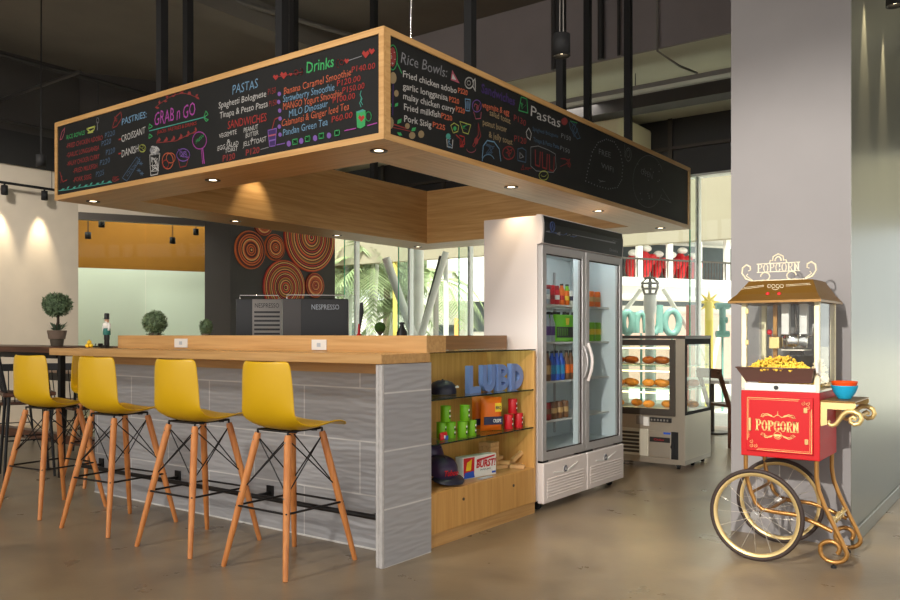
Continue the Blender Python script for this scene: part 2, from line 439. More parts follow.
# ================================================================== SETTING
struct('floor', MB().box(-16, -9, -0.12, 12, 10.75, 0), 'polished_concrete')
mb = MB().box(-60, 10.75, -0.14, 40, 90, -0.02)
mat('paving', C(206, 202, 192), 0.8, var=0.08, vscale=2)
struct('pavement', mb, 'paving')
struct('ceiling', MB().box(-11.3, -5, 4.9, 10, 7.93, 5.1), 'ceiling_grey')
struct('ceiling', MB().box(-13.5, 7.935, 4.1, 10, 10.72, 4.2), 'soffit_paint')
struct('trim_1', MB().box(-13.5, 7.9, 4.1, 10, 7.935, 4.9), 'bulkhead_grey')
struct('trim_2', MB().box(-7.35, -5, 4.62, -7.05, 7.9, 4.9), 'ceiling_grey')
struct('trim_3', MB().box(-10.98, 2.6, 4.6, -7.35, 2.95, 4.9), 'ceiling_grey')
struct('wall_left', MB().box(-11.2, -5, 0, -11, 6.15, 3.44), 'wall_plaster')
struct('trim_4', MB().box(-11.2, -5, 3.44, -10.96, 6.15, 3.88), 'charcoal_paint')
struct('trim_17', MB().box(-11.2, -5, 3.88, -10.98, 6.15, 4.9), 'dark_grey_paint')
# wall above the glass partition
A2, B2 = Vector((-11, 6.15)), Vector((-10.16, 7.65))
def wallseg(mb, a, b, z0, z1, th):
    d = (b - a).normalized(); n_ = Vector((-d.y, d.x)) * th
    return mb.prism([(0, 0), (1, 0), (1, 1), (0, 1)], (a.x, a.y, z0), (b.x - a.x, b.y - a.y, 0), (n_.x, n_.y, 0), (0, 0, z1 - z0))
struct('trim_5', wallseg(MB(), A2, B2, 2.93, 3.44, 0.15), 'wall_plaster')
struct('trim_15', wallseg(MB(), A2, B2, 3.44, 4.9, 0.15), 'dark_grey_paint')
struct('trim_16', MB().box(-10.16, 7.65, 4.1, -10.0, 7.93, 4.9), 'dark_grey_paint')
w = struct('window_1', wallseg(MB(), A2, B2, 2.83, 2.93, 0.12), 'steel_dark')
g1 = wallseg(MB(), A2, A2.lerp(B2, 0.515), 0.02, 2.83, 0.012); wallseg(g1, A2.lerp(B2, 0.52), B2, 0.02, 2.83, 0.012)
struct('window_pane', g1, 'glass_room', w)
struct('window_frame', wallseg(MB(), A2, B2, 0.0, 0.03, 0.05), 'steel_dark', w)
# room behind the partition
RA, RB = Vector((-14.3, 4.63)), Vector((-11.3, 10.72))
struct('wall_room', wallseg(MB(), RA, RB, 0, 2.32, .15), 'mint_wall')
struct('wall_room_upper', wallseg(MB(), RA, RB, 2.32, 3.6, .15), 'ochre_wall')
struct('wall_room_side', MB().box(-14.6, 4.3, 0, -11.2, 4.5, 3.6), 'mint_wall')
struct('wall_room_end', MB().box(-11.4, 10.4, 0, -10.6, 10.52, 3.6), 'mint_wall')
struct('ceiling', MB().prism([(-14.6, 4.3), (-11.2, 4.3), (-11.2, 6.2), (-10.4, 7.66), (-10.4, 10.4), (-14.6, 10.4)], (0, 0, 3.5), (1, 0, 0), (0, 1, 0), (0, 0, .1)), 'soffit_paint')
# art pillar
struct('wall_back', MB().box(-10.16, 7.65, 0, -9.57, 9.8, 4.1), 'dark_grey_paint')
# grey pillar on the right
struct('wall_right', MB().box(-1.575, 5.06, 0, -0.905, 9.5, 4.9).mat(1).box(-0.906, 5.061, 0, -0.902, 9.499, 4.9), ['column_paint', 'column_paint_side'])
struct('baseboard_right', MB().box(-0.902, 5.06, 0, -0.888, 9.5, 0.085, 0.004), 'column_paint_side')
# window wall
struct('wall_back_upper', MB().box(-13, 10.6, 3.31, 8, 10.72, 4.1), 'dark_panel')
for i, x in enumerate([-9.2, -7.9, -6.6, -5.2, -4.1, -2.9]):
    struct('trim_%d' % (6 + i), MB().box(x - 0.03, 10.56, 3.31, x + 0.03, 10.6, 4.1), 'steel_dark')
struct('trim_12', MB().box(-13, 10.55, 3.68, 8, 10.6, 3.72), 'steel_dark')
struct('trim_13', MB().box(-13, 10.52, 3.28, 8, 10.72, 3.31), 'mullion_white')
for k in range(-2, 10):
    x = -9.83 + 1.22 * k
    w = struct('window_%d' % (k + 4), MB().box(x - 0.022, 10.56, 0, x + 0.022, 10.66, 3.28), 'mullion_white')
    struct('window_pane', MB().box(x + 0.022, 10.6, 0.02, x + 1.198, 10.612, 3.28), 'glass_clear', w)
    fin = MB().box(x - 0.008, 10.3, 0.02, x + 0.008, 10.56, 3.28); fin.mat(1).box(x - 0.0085, 10.292, 0.02, x + 0.0085, 10.3, 3.28)
    struct('glass_fin', fin, ['glass_green', 'glass_edge'], w)
struct('trim_14', MB().box(-18, 12.2, 2.635, 9, 12.4, 4.6), 'beige_beam')

# ================================================================== MENU CANOPY
X0, X1, Y0, Y1 = -6.0, -2.75, 3.17, 7.61
XI0, XI1, YI0, YI1 = -5.53, -3.15, 3.58, 7.10
ZB, ZT = 2.207, 2.787
can = thing('menu_canopy', 'hanging square wooden canopy with chalk menu boards over the counter', 'canopy', ((X0 + X1) / 2, (Y0 + Y1) / 2, ZB))
th = 0.02
def ringslab(mb, z0, z1):
    mb.box(X0 + .02, Y0 + .02, z0, X1 - .02, YI0, z1); mb.box(X0 + .02, YI1, z0, X1 - .02, Y1 - .02, z1)
    mb.box(X0 + .02, YI0, z0, XI0, YI1, z1); mb.box(XI1, YI0, z0, X1 - .02, YI1, z1); return mb
def soff(name, axis, boxes):
    mb = MB()
    for b in boxes: mb.box(*b)
    return obj(name, mb, 'oak_' + axis, can)
for ax_, b_ in (('x', (X0 + .02, Y0 + .02, ZB, X1 - .02, YI0, ZB + th)), ('x', (X0 + .02, YI1, ZB, X1 - .02, Y1 - .02, ZB + th)), ('y', (X0 + .02, YI0, ZB, XI0, YI1, ZB + th)), ('y', (XI1, YI0, ZB, X1 - .02, YI1, ZB + th))): soff('soffit', ax_, [b_])
soff('top_panel', 'x', [(X0 + .02, Y0 + .02, ZT - th, X1 - .02, YI0, ZT - 0.002), (X0 + .02, YI1, ZT - th, X1 - .02, Y1 - .02, ZT - 0.002),
                        (X0 + .02, YI0, ZT - th, XI0, YI1, ZT - 0.002), (XI1, YI0, ZT - th, X1 - .02, YI1, ZT - 0.002)])
soff('inner_panel', 'x', [(XI0 - .02, YI0 - .02, ZB + th, XI1 + .02, YI0, ZT - th)])
soff('inner_panel', 'x', [(XI0 - .02, YI1, ZB + th, XI1 + .02, YI1 + .02, ZT - th)])
soff('inner_panel', 'y', [(XI0 - .02, YI0, ZB + th, XI0, YI1, ZT - th)])
soff('inner_panel', 'y', [(XI1, YI0, ZB + th, XI1 + .02, YI1, ZT - th)])
FW = 0.034
def boardframe(ax, fixed, a0, a1, out):
    """frame + board on the plane ax = fixed; out = +-1 outward"""
    fr = MB(); bd = MB()
    i = fixed - out * 0.02
    def bx(m, u0, u1, z0, z1, d0, d1):
        if ax == 'Y': m.box(u0, d0, z0, u1, d1, z1)
        else: m.box(d0, u0, z0, d1, u1, z1)
    bx(fr, a0, a1, ZB, ZB + FW, i, fixed); bx(fr, a0, a1, ZT - FW, ZT, i, fixed)
    bx(fr, a0, a0 + FW, ZB + FW, ZT - FW, i, fixed); bx(fr, a1 - FW, a1, ZB + FW, ZT - FW, i, fixed)
    bx(bd, a0 + FW, a1 - FW, ZB + FW, ZT - FW, i, fixed - out * 0.008)
    b = obj('chalkboard', bd, 'chalkboard', can)
    obj('board_frame', fr, 'oak_x' if ax == 'Y' else 'oak_y', can)
    return b
bA = boardframe('Y', Y0, X0, X1, -1)
bB = boardframe('X', X1, Y0 + .02, Y1 - .02, 1)
boardframe('Y', Y1, X0, X1, 1); boardframe('X', X0, Y0 + .02, Y1 - .02, -1)
# hanging posts
pm = 0.03
for (x, y) in [(-5.18, 3.53), (-3.91, 3.53), (-3.1, 4.447), (-3.1, 5.70), (-3.1, 6.97), (-5.58, 4.04), (-5.58, 5.18), (-5.58, 6.28), (-3.6, 7.15)]:
    obj('hanger_post', MB().box(x - pm, y - pm, ZT - 0.021, x + pm, y + pm, 4.898), 'black_matt', can)
obj('hanger_cable', MB().cyl((-2.95, 3.64, ZT - .02), (-2.95, 3.64, 4.898), 0.006, n=8), 'chrome', can)
DL = [(-5.8, 3.36), (-4.38, 3.36), (-2.95, 3.36), (-5.8, 4.69), (-5.8, 5.97), (-5.8, 7.28), (-2.95, 4.72), (-2.95, 6.05), (-2.95, 7.36), (-4.38, 7.36)]
DLON = {0, 1, 2, 6, 3, 7}
for i, (x, y) in enumerate(DL):
    rg = obj('downlight', MB().lathe([(0.024, ZB - 0.0015), (0.048, ZB - 0.006), (0.05, ZB - 0.0005)], (x, y, 0), 20, caps=False), 'steel_dark', can)
    obj('lamp_lens', MB().lathe([(0.0, ZB - 0.001), (0.025, ZB - 0.001)], (x, y, 0), 16, caps=False), 'lamp_warm', rg)

# ---- chalk writing
class Chalk:
    def __init__(s, f, up, out): s.mb = MB(); s.fn = f; s.up = Vector(up); s.out = Vector(out); s.k = 0
    def p(s, q): return s.fn(q[0], q[1]) + s.out * (0.001 + s.k * 1.2e-5)
    def col(s, c): s.mb.mi = CHN.index(c); s.k += 1
    def sc(s, q): # metres per vertical pixel here
        return abs((s.fn(q[0], q[1] - 1) - s.fn(q[0], q[1])).z)
    def text(s, c, body, a, b, h, bold=0.0, slant=0.06):
        s.col(c); k = s.sc(a)
        put_text(s.mb, body, s.p(a), s.p(b), h * k, (0, 0, 1), (0, 0, 0), bold, slant=slant, jit=0.05)
    def line(s, c, pts, w=0.9, closed=False):
        s.col(c); P = [s.p(q) for q in pts]
        if closed: P.append(P[0])
        for a, b in zip(P, P[1:]):
            d = b - a
            if d.length < 1e-6: continue
            d.normalize(); n = d.cross(s.out).normalized() * (w * s.sc(pts[0]) / 2)
            e = d * (w * s.sc(pts[0]) * 0.3)
            s.mb.add([a - n - e, b - n + e, b + n + e, a + n - e], [(0, 1, 2, 3)])
    def ell(s, c, o, rx, ry, w=0.9, a0=0, a1=360, n=18):
        s.line(c, [(o[0] + rx * math.cos(R(a0 + (a1 - a0) * i / n)), o[1] - ry * math.sin(R(a0 + (a1 - a0) * i / n))) for i in range(n + 1)], w)
    def dot(s, c, o, rx, ry, n=12):
        s.col(c); k = [s.p((o[0] + rx * math.cos(2 * PI * i / n), o[1] + ry * math.sin(2 * PI * i / n))) for i in range(n)]
        s.mb.add(k, [tuple(range(n))])
    def poly(s, c, pts):
        s.col(c); s.mb.add([s.p(q) for q in pts], [tuple(range(len(pts)))])
    def leaf(s, c, o, L, ang, w=0.35):
        ca, sa = math.cos(R(ang)), math.sin(R(ang))
        s.poly(c, [(o[0], o[1]), (o[0] + L * .5 * ca - L * w * sa, o[1] - L * .5 * sa - L * w * ca), (o[0] + L * ca, o[1] - L * sa), (o[0] + L * .5 * ca + L * w * sa, o[1] - L * .5 * sa + L * w * ca)])
    def scrib(s, c, o, rx, ry, n=8, w=0.7):
        s.line(c, [(o[0] + random.uniform(-rx, rx), o[1] + random.uniform(-ry, ry)) for _ in range(n)], w)
    def heart(s, c, o, r):
        s.poly(c, [(o[0], o[1] + r), (o[0] - r, o[1] - r * .2), (o[0] - r * .55, o[1] - r), (o[0], o[1] - r * .5), (o[0] + r * .55, o[1] - r), (o[0] + r, o[1] - r * .2)])

k = Chalk(lambda x, y: onY(x, y, Y0 + 0.008), (0, 0, 1), (0, -1, 0))
k.text('green', 'RICE BOWLS', (66.7, 139.5), (84.7, 134.5), 4.4)
k.line('yellow', [(87, 129), (95, 126.5), (94, 130), (90, 132), (87, 129)], 1.6); k.line('yellow', [(88, 133), (93, 132)], 1.2)
k.line('dim', [(97.5, 130), (97.5, 122)], 1.0); k.ell('dim', (97.8, 120.5), 1.2, 2.6)
k.line('pink', [(60, 140), (62, 132), (65, 128), (64, 134), (62, 139), (60, 140)], 1.0)
for s_, a, b, pr, pa, pb in [('-FRIED CHICKEN ADOBO', (66.5, 148.5), (102.7, 139.8), 'P220', (105, 138), (115, 134.9)), ('-GARLIC LONGGANISA', (66.7, 157.6), (99.3, 149.8), 'P220', (101.7, 146.4), (111, 143.2)),
                             ('-MALAY CHICKEN CURRY', (67, 166.2), (99.5, 158.6), 'P220', (106, 155.5), (115, 152.4)), ('-FRIED MILKFISH', (73.3, 173.3), (97.3, 168), 'P220', (100, 165.8), (110, 162.4)), ('-PORK SISIG', (73.3, 182.4), (91.3, 178.7), 'P225', (96, 177.3), (104, 174.7))]:
    k.text('dimred', s_, a, b, 4.8, 0.01); k.text('dimblue', pr, pa, pb, 5.4)
k.line('dimred', [(60, 172), (63, 182), (67, 180)], 1.1); k.line('dimred', [(61, 183), (62, 176)], 0.9)
k.line('teal', [(58.7, 190.8), (70, 189.5), (82, 187.2), (95, 185.2), (112, 182.2)], 0.8)
for i in range(9): k.leaf('teal', (61 + 5.8 * i, 190.2 - 0.95 * i), 4.2, 50 if i % 2 else 25, 0.2)
k.scrib('dimred', (116, 178.5), 4, 3, 9)
k.line('dimred', [(113, 126), (116, 117), (121, 112), (122, 118), (117, 126), (113, 128), (113, 126)], 1.0); k.scrib('dimred', (117, 120), 2.6, 4, 7)
k.text('blue', 'PASTRIES:', (122, 124.9), (146.7, 117.3), 6.6, 0.01)
k.text('white', 'CROISSANT', (121.5, 142.3), (145.3, 133.4), 7); k.line('red', [(119, 139.6), (121, 139)], 1.3)
k.text('white', 'DANISH', (121.8, 157.2), (138.5, 151.8), 7.4); k.line('red', [(119, 153.8), (121, 153.2)], 1.3)
k.ell('yellow', (142.5, 148.3), 3.4, 3.6, 1.2); k.ell('yellow', (141.8, 146.5), 1.6, 1.6, 1.0); k.scrib('yellow', (144, 149), 2, 2.5, 5)
k.text('dimblue', 'COOKIES', (127, 177.5), (140.5, 161), 4.6, slant=0)
k.line('dimblue', [(122.5, 178), (137, 157), (140, 160.5), (127, 181), (122.5, 178)], 0.7)
for q in [(141, 163.5), (139, 170.5), (142, 173.5)]:
    for a in (0, 60, 120): k.line('dimblue', [(q[0] - 2 * math.cos(R(a)), q[1] - 2 * math.sin(R(a))), (q[0] + 2 * math.cos(R(a)), q[1] + 2 * math.sin(R(a)))], 0.7)
k.text('magenta', 'GRAB n GO', (154.5, 125.6), (195.3, 115.3), 13.5)
k.line('teal', [(149.5, 131), (205.5, 117)], 1.0)
for a, b in [((149, 129), (149.5, 124)), ((149.5, 134), (149, 138.5)), ((204, 117.5), (206, 111)), ((204, 118), (206.5, 121.5))]: k.line('green', [a, b, ((a[0] + b[0]) / 2 + 3.4, (a[1] + b[1]) / 2), a], 0.9)
k.text('red', 'JUICES, PASTRIES & DRINKS', (157.3, 134), (196.7, 124.8), 3.6)
for i in range(12):
    f = i / 11; q = (155.5 + 44 * f, 107.5 - 14 * math.sin(PI * f * 0.8)); k.leaf('dimred', q, 4.2, 30 + 60 * f + (50 if i % 2 else -40), 0.3)
    q = (156.5 + 40 * f, 142 - 10 * f + 3 * math.sin(PI * f)); k.leaf('dimred', q, 5, 60 + (40 if i % 2 else -25), 0.25)
k.line('dimred', [(155.5 + 4.4 * i, 107.5 - 14 * math.sin(PI * i * .08)) for i in range(11)], 0.6); k.line('dimred', [(156.5, 143), (176, 141), (197, 131)], 0.7)
k.line('white', [(150, 155), (151, 175.5), (158, 174), (160, 153.5), (150, 155)], 0.9); k.dot('dim', (155, 150.5), 5, 4.5)
for _ in range(3): k.scrib('white', (155, 150.5), 5, 4.5, 9, 0.8); k.scrib('white', (155, 165), 4, 8, 9, 0.7)
k.ell('orange', (168, 161), 5.5, 8, 1.1); k.ell('orange', (171, 158), 4.4, 5, 1.0); k.ell('red', (166, 164), 3, 4, 0.9)
k.ell('purple', (183.5, 155), 6.5, 6.2, 1.0); k.scrib('purple', (183.5, 153.5), 5.5, 4.5, 14, 0.9); k.line('dimred', [(178.5, 159), (180.5, 167.5), (186.5, 166), (189, 157)], 0.9)
k.ell('magenta', (199.8, 140.5), 7, 8.6, 1.0); k.line('magenta', [(203, 148.5), (204.5, 163.5)], 1.4); k.line('magenta', [(201.6, 149), (203, 163.8)], 0.8); k.text('green', 'FRESH', (196.3, 143.8), (203.8, 137), 3.6, slant=0)
k.text('blue', 'PASTAS', (232.7, 94.3), (258, 88), 9.5)
k.text('white', 'Spaghetti Bolognese', (218.9, 108.6), (266.5, 96.4), 6.6); k.text('white', 'Tinapa & Pesto Pasta', (219.9, 118.6), (268, 106.8), 6.6)
k.text('dimred', 'P150', (268.2, 95), (276, 93), 6.4); k.text('dimred', 'P150', (269.3, 107), (277, 105), 6)
k.text('red', 'SANDWICHES', (228, 129), (266.7, 121.2), 8.4)
for s_, a, b, h in [('VEGEMITE', (219.3, 138.4), (236.8, 134), 4.6), ('&', (227, 143.5), (230.5, 142.6), 4), ('EGG SALAD', (217.9, 150.9), (238.7, 145.2), 4.8), ('TOAST', (225.3, 153.2), (237.8, 150.2), 4.4),
                    ('PEANUT', (244, 133), (258.2, 129), 5), ('BUTTER', (246, 138), (258.7, 134.6), 4.6), ('&', (251, 141.4), (254, 140.6), 3.6), ('JELLY TOAST', (243.3, 146.8), (266.5, 141.2), 5)]: k.text('white', s_, a, b, h)
k.text('dimred', 'P120', (222.9, 161.6), (235.3, 159), 6.2, 0.02); k.text('dimred', 'P120', (246, 155.8), (259.8, 152.4), 6.2, 0.02)
k.line('purple', [(268.3, 130.5), (270, 146.5), (275.5, 145.8), (276.8, 128.5), (268.3, 130.5)], 1.0); k.poly('violet', [(268.6, 131), (270.2, 146), (275.3, 145.4), (276.4, 129.2)]); k.line('pink', [(269, 136), (276, 134.5)], 1.5); k.line('purple', [(269.5, 141), (276, 139.5)], 1.5)
k.line('dimred', [(272.5, 129), (275, 119.5), (279, 117.5)], 1.2); k.line('dim', [(261, 149.5), (269, 147.3)], 0.7); k.line('purple', [(277, 145), (285, 143.3)], 0.9)
for q in [(279.6, 94), (279, 102), (280, 110.7), (280.4, 118.7), (279.6, 126.7), (280.4, 134.7)]: k.dot('purple', q, 1.7, 2.2)
k.text('green', 'Drinks', (306.7, 73.3), (334, 67), 11.5, 0.01)
for q, r in [((276, 77.5), 2.8), ((284, 75.5), 3.6), ((291, 74.5), 1.6), ((347, 61.2), 2.6), ((366, 54.5), 3.8), ((372, 51.5), 3.2)]: k.heart('red', q, r)
k.line('dimred', [(276, 77.5), (303, 72)], 0.6); k.ell('dimred', (296.5, 72.5), 2, 2.4); k.ell('dimred', (342, 62.5), 2, 2.4); k.ell('dimred', (339, 63.5), 2.2, 4, 0.8, 90, 270); k.ell('dimred', (301, 71.8), 2, 3, 0.8, -90, 90); k.line('dim', [(349, 60.6), (362, 56.2)], 0.8)
for c_, s_, a, b, pr, pa, pb in [('orange', 'Banana Caramel Smoothie', (284.2, 94.8), (351.3, 75.6), 'P140.00', (352, 72.6), (375.3, 68.5)), ('blue', 'Strawberry Smoothie', (283.3, 102.6), (334.7, 90.2), 'P120.00', (337.3, 86.6), (360.7, 81.2)),
                                 ('orange', 'MANGO Yogurt Smoothie', (283.3, 110.2), (342, 96.4), 'P150.00', (342.7, 93.6), (364.7, 88.6)), ('blue', 'MILO Dinosaur', (289.3, 117.4), (328, 106.6), 'P100.00', (333, 103.6), (355.3, 98.6)),
                                 ('orange', 'Calamansi & Ginger Iced Tea', (282, 126.8), (349.5, 109.4), 'P60.00', (332, 122.6), (352.7, 117.4)), ('blue', 'Pandan Green Tea', (283.3, 136), (328, 125.2), None, 0, 0)]:
    k.text(c_, s_, a, b, 7.2)
    if pr: k.text('red', pr, pa, pb, 6.2)
for q in [(289.2, 143.7), (301.7, 141), (315.5, 138.2), (329.3, 135.6)]: k.dot('purple', q, 2.2, 3)
for q in [(295.4, 141.8), (308, 138.9), (321.7, 136), (337.4, 133)]: k.line('green', [(q[0] - 2.3, q[1] - 2), (q[0] + 2.3, q[1] - 3), (q[0] + 2.3, q[1] + 2), (q[0] - 2.3, q[1] + 3)], 0.9, True); k.ell('green', q, 1.1, 1.4)
k.line('magenta', [(345, 130.8), (356.2, 128.4)], 1.1); k.line('magenta', [(368, 125.7), (377.3, 123)], 1.1)
k.poly('green', [(356.5, 112), (357.5, 127.5), (361, 128.6), (365.5, 126), (366, 110.5)]); k.poly('teal', [(356.3, 112), (359, 113), (366.2, 110.6), (363, 109.4)]); k.heart('red', (361.8, 118.5), 3.4)
k.ell('green', (368.8, 116.5), 2.8, 4.6, 1.1); k.line('teal', [(361.5, 107), (360, 103), (362.5, 99), (360.5, 95), (361.5, 91)], 0.9); k.line('teal', [(363, 105), (361, 101), (361.8, 97)], 0.7)
obj('chalk_writing', k.mb, ['chalk_' + c for c in CHN], bA)

k = Chalk(lambda x, y: onX(x, y, X1 - 0.008), (0, 0, 1), (1, 0, 0))
k.ell('green', (392.6, 57.5), 4.6, 12.5, 1.0); k.dot('dimred', (392.4, 57), 3.4, 9.8)
for _ in range(12): k.dot('white', (392.4 + random.uniform(-2.6, 2.6), 57 + random.uniform(-8, 8)), 0.35, 0.5)
k.line('green', [(396.5, 62), (401.5, 73)], 1.3)
k.text('dim', 'Rice Bowls:', (400.5, 62.6), (446.5, 77.2), 11.5, slant=0.2)
for q, rx, ry in [((392.8, 78), 3.6, 6), ((396.2, 93.4), 2.3, 3.4), ((389.3, 90), 1.5, 3.4), ((390.5, 123), 3, 6), ((407.2, 126), 2.4, 3), ((412, 135.5), 3.2, 3.6), ((421, 134.3), 3, 3.8)]: k.dot('tan', q, rx, ry)
k.line('violet', [(393, 84), (392.5, 115)], 1.4); k.line('dimred', [(394, 124.5), (406, 128.5)], 1.3); k.line('dimred', [(393, 127.5), (411, 131.5)], 0.8)
for q, L, a in [((394.5, 107), 5.5, 50), ((391, 107), 5, 110), ((397, 124), 7, 50), ((411, 131.5), 6.5, 40), ((397, 132.5), 6, -30)]: k.leaf('green', q, L, a, 0.3)
for s_, a, b, pr, pa, pb in [('Fried chicken adobo', (402.8, 76.8), (456.5, 93.8), 'P220', (457.8, 92.6), (467.5, 95.4)), ('garlic longganisa', (402.6, 88.6), (447.6, 101), 'P220', (449, 101.2), (459, 104.2)),
                             ('malay chicken curry', (403, 99), (454.6, 112.4), 'P220', (455.6, 111.2), (464.6, 113.8)), ('Fried milkfish', (403.8, 110), (440.2, 117.8), 'P220', (441, 118), (452, 121.2)), ('Pork Sisig', (404, 121.4), (431.2, 127.6), 'P225', (432.6, 127), (445, 130.4))]:
    k.text('white', s_, a, b, 6.8, 0.01, 0); k.text('orange' if pr != 'x' else 'red', pr, pa, pb, 5.4, 0.02, 0)
k.poly('pink', [(452, 70), (459.5, 83.5), (450.5, 80)]); k.poly('white', [(452.6, 74), (456, 80), (451.6, 79)])
k.ell('white', (469, 83), 4.2, 5.4, 1.3); k.line('white', [(472.5, 82), (475, 78.5), (475, 91), (472.5, 86)], 1.2); k.ell('white', (468.6, 83), 1.8, 2.2, 0.8)
k.text('violet', 'Sandwiches', (481, 92), (514.5, 105.5), 9.5, 0.02, 0.1)
for s_, c_, a, b in [('vegemite & egg', 'orange', (482, 107.4), (509, 115.4)), ('salad toast', 'tan', (489.5, 115), (510.2, 124)), ('peanut butter', 'tan', (482.6, 124.8), (506.6, 132.4)), ('& jelly toast', 'tan', (488.6, 136.8), (512.2, 145.2))]: k.text(c_, s_, a, b, 6.4, 0.01, 0)
k.text('dimred', 'P130', (513.6, 120.2), (525.6, 126.2), 6.4); k.text('dimred', 'P120', (514, 141), (526, 144.6), 6.4)
k.line('blue', [(465, 99), (465.4, 110.5), (469.4, 111), (470, 99.6)], 1.0, True); k.dot('dimblue', (467.4, 105), 1.8, 4.4)
k.ell('purple', (476.5, 106), 4.4, 6, 0.9); k.scrib('pink', (476.5, 106), 3.4, 5, 12, 0.8); k.line('pink', [(473.5, 112), (475.5, 119), (480.5, 118.4), (481, 112)], 0.8)
k.line('yellow', [(450.5, 125.5), (454, 123), (458.5, 126), (457.6, 131.5), (453, 133)], 0.9, True); k.dot('green', (454.6, 128.5), 1.6, 2.2)
k.line('yellow', [(459.5, 121.5), (470.5, 125), (468, 134), (463, 132.5)], 0.9, True); k.scrib('green', (465, 127), 3, 3, 7, 0.7)
k.dot('teal', (448, 136.4), 2.4, 3); k.line('white', [(446.5, 139), (447, 146.5), (452, 148), (452.6, 140)], 1.1); k.scrib('blue', (449.5, 143), 2.4, 5, 8, 0.7)
k.line('red', [(456, 135), (460, 139), (460, 147), (464.5, 144), (464, 137), (459.5, 135.5)], 1.1); k.scrib('red', (462, 142), 2.6, 5, 10, 0.9)
k.line('dimred', [(478, 123), (480.5, 136), (474, 147), (472.4, 145.5), (478, 135), (478, 123)], 1.0); k.dot('dimred', (476, 141), 2, 3.5); k.ell('pink', (471, 149), 4.5, 3.4, 0.8, 180, 360)
k.line('blue', [(482, 158), (483, 146), (487, 140.5), (494, 142), (499, 149), (500.6, 161)], 1.2); k.ell('blue', (488, 161), 6, 6.5, 1.0, 20, 180); k.scrib('dimblue', (491, 149), 6, 6, 16, 0.7)
k.ell('dimred', (508.4, 153), 6, 6.4, 1.2); k.scrib('dimred', (508.4, 153), 4, 4.6, 10, 0.9)
k.line('dimblue', [(517.6, 149), (517.6, 160.5), (525.6, 162.4), (525.8, 150.5), (522, 148)], 1.0, True); k.scrib('dim', (521.6, 155.5), 2.6, 4, 9, 0.7)
k.line('green', [(521, 97), (526.6, 99), (527.6, 113), (518.6, 110.5)], 1.1, True); k.scrib('green', (523, 104.5), 2.6, 5, 8, 0.7)
k.text('white', 'Pastas', (530.4, 116), (560, 127.6), 11, 0.0, 0.1)
k.text('dimblue', 'Spaghetti Bolognese', (532.5, 130.5), (558, 138), 4.2, 0, 0); k.text('dim', 'P150', (561, 137.6), (570.6, 141), 4.6)
k.text('dimblue', 'Tinapa & Pesto Pasta', (533, 141.4), (559, 149), 4.6, 0.01, 0); k.text('dim', 'P150', (560, 150), (569.4, 153.8), 4.6)
k.line('white', [(528.5, 128), (531, 133.5), (530, 140), (526.8, 137), (526, 132)], 0.9, True)
k.dot('dimred', (564.2, 121.4), 3.2, 3.8); k.line('dimblue', [(570, 121), (575, 126), (580, 138), (577, 139), (570, 128), (569, 122)], 1.0); k.scrib('dimblue', (575, 130), 3.4, 7, 9, 0.7); k.line('green', [(570, 121), (577, 123)], 0.8)
for x in (535, 542, 549): k.line('dimred', [(x, 150 + (x - 535) * .35), (x + .3, 165 + (x - 535) * .35), (x + 4.4, 166.5 + (x - 535) * .35), (x + 5, 152 + (x - 535) * .35)], 1.6)
k.line('dim', [(530.5, 147), (530.5, 166), (536, 171), (553, 172.5), (556, 168), (555, 154), (548, 150), (538, 146)], 0.7, True); k.ell('yellow', (543.4, 175.6), 4.6, 4.6, 1.0); k.ell('yellow', (543.4, 174.6), 2.6, 2, 0.7, 180, 360)
k.scrib('dimred', (566, 163), 6, 6, 14, 0.6); k.scrib('dimred', (526, 168), 6, 4, 10, 0.6)
pts = [(585.5, 181), (588, 168), (592, 152), (598, 142.5), (606, 139.2), (614, 142), (620, 152), (622.6, 166), (621.4, 180), (617, 187.5), (608, 189), (597, 186)]
for i in range(len(pts)):
    a, b = pts[i], pts[(i + 1) % len(pts)]
    for f in (0, .25, .5, .75): k.dot('dim', (a[0] + (b[0] - a[0]) * f, a[1] + (b[1] - a[1]) * f), 0.55, 0.75, 6)
k.text('dim', 'FREE', (598.6, 154.4), (610.4, 158), 6, -0.01, 0); k.text('dim', 'WIFI', (601, 168), (613, 172.4), 5.6, -0.01, 0); k.scrib('dim', (603, 181), 5, 1.6, 8, 0.5)
k.ell('dim', (628, 154.6), 3, 6.6, 0.6); k.ell('dim', (628, 153.6), 1.6, 3.6, 0.6); k.line('dim', [(624.4, 144), (624.4, 157)], 0.5)
k.ell('dim', (648, 181.5), 15.4, 26, 0.35, 20, 330, 26); k.line('dim', [(661, 198), (671, 203), (662, 189)], 0.35)
for _ in range(16): k.dot('dim', (648 + random.uniform(-11, 12), 182 + random.uniform(-18, 18)), 0.4, 0.7, 6)
k.line('dim', [(651.6, 193), (651.6, 198)], 0.9); k.text('dim', 'OPEN', (640.6, 174), (652, 179), 6, -0.015, 0)
obj('chalk_writing', k.mb, ['chalk_' + c for c in CHN], bB)

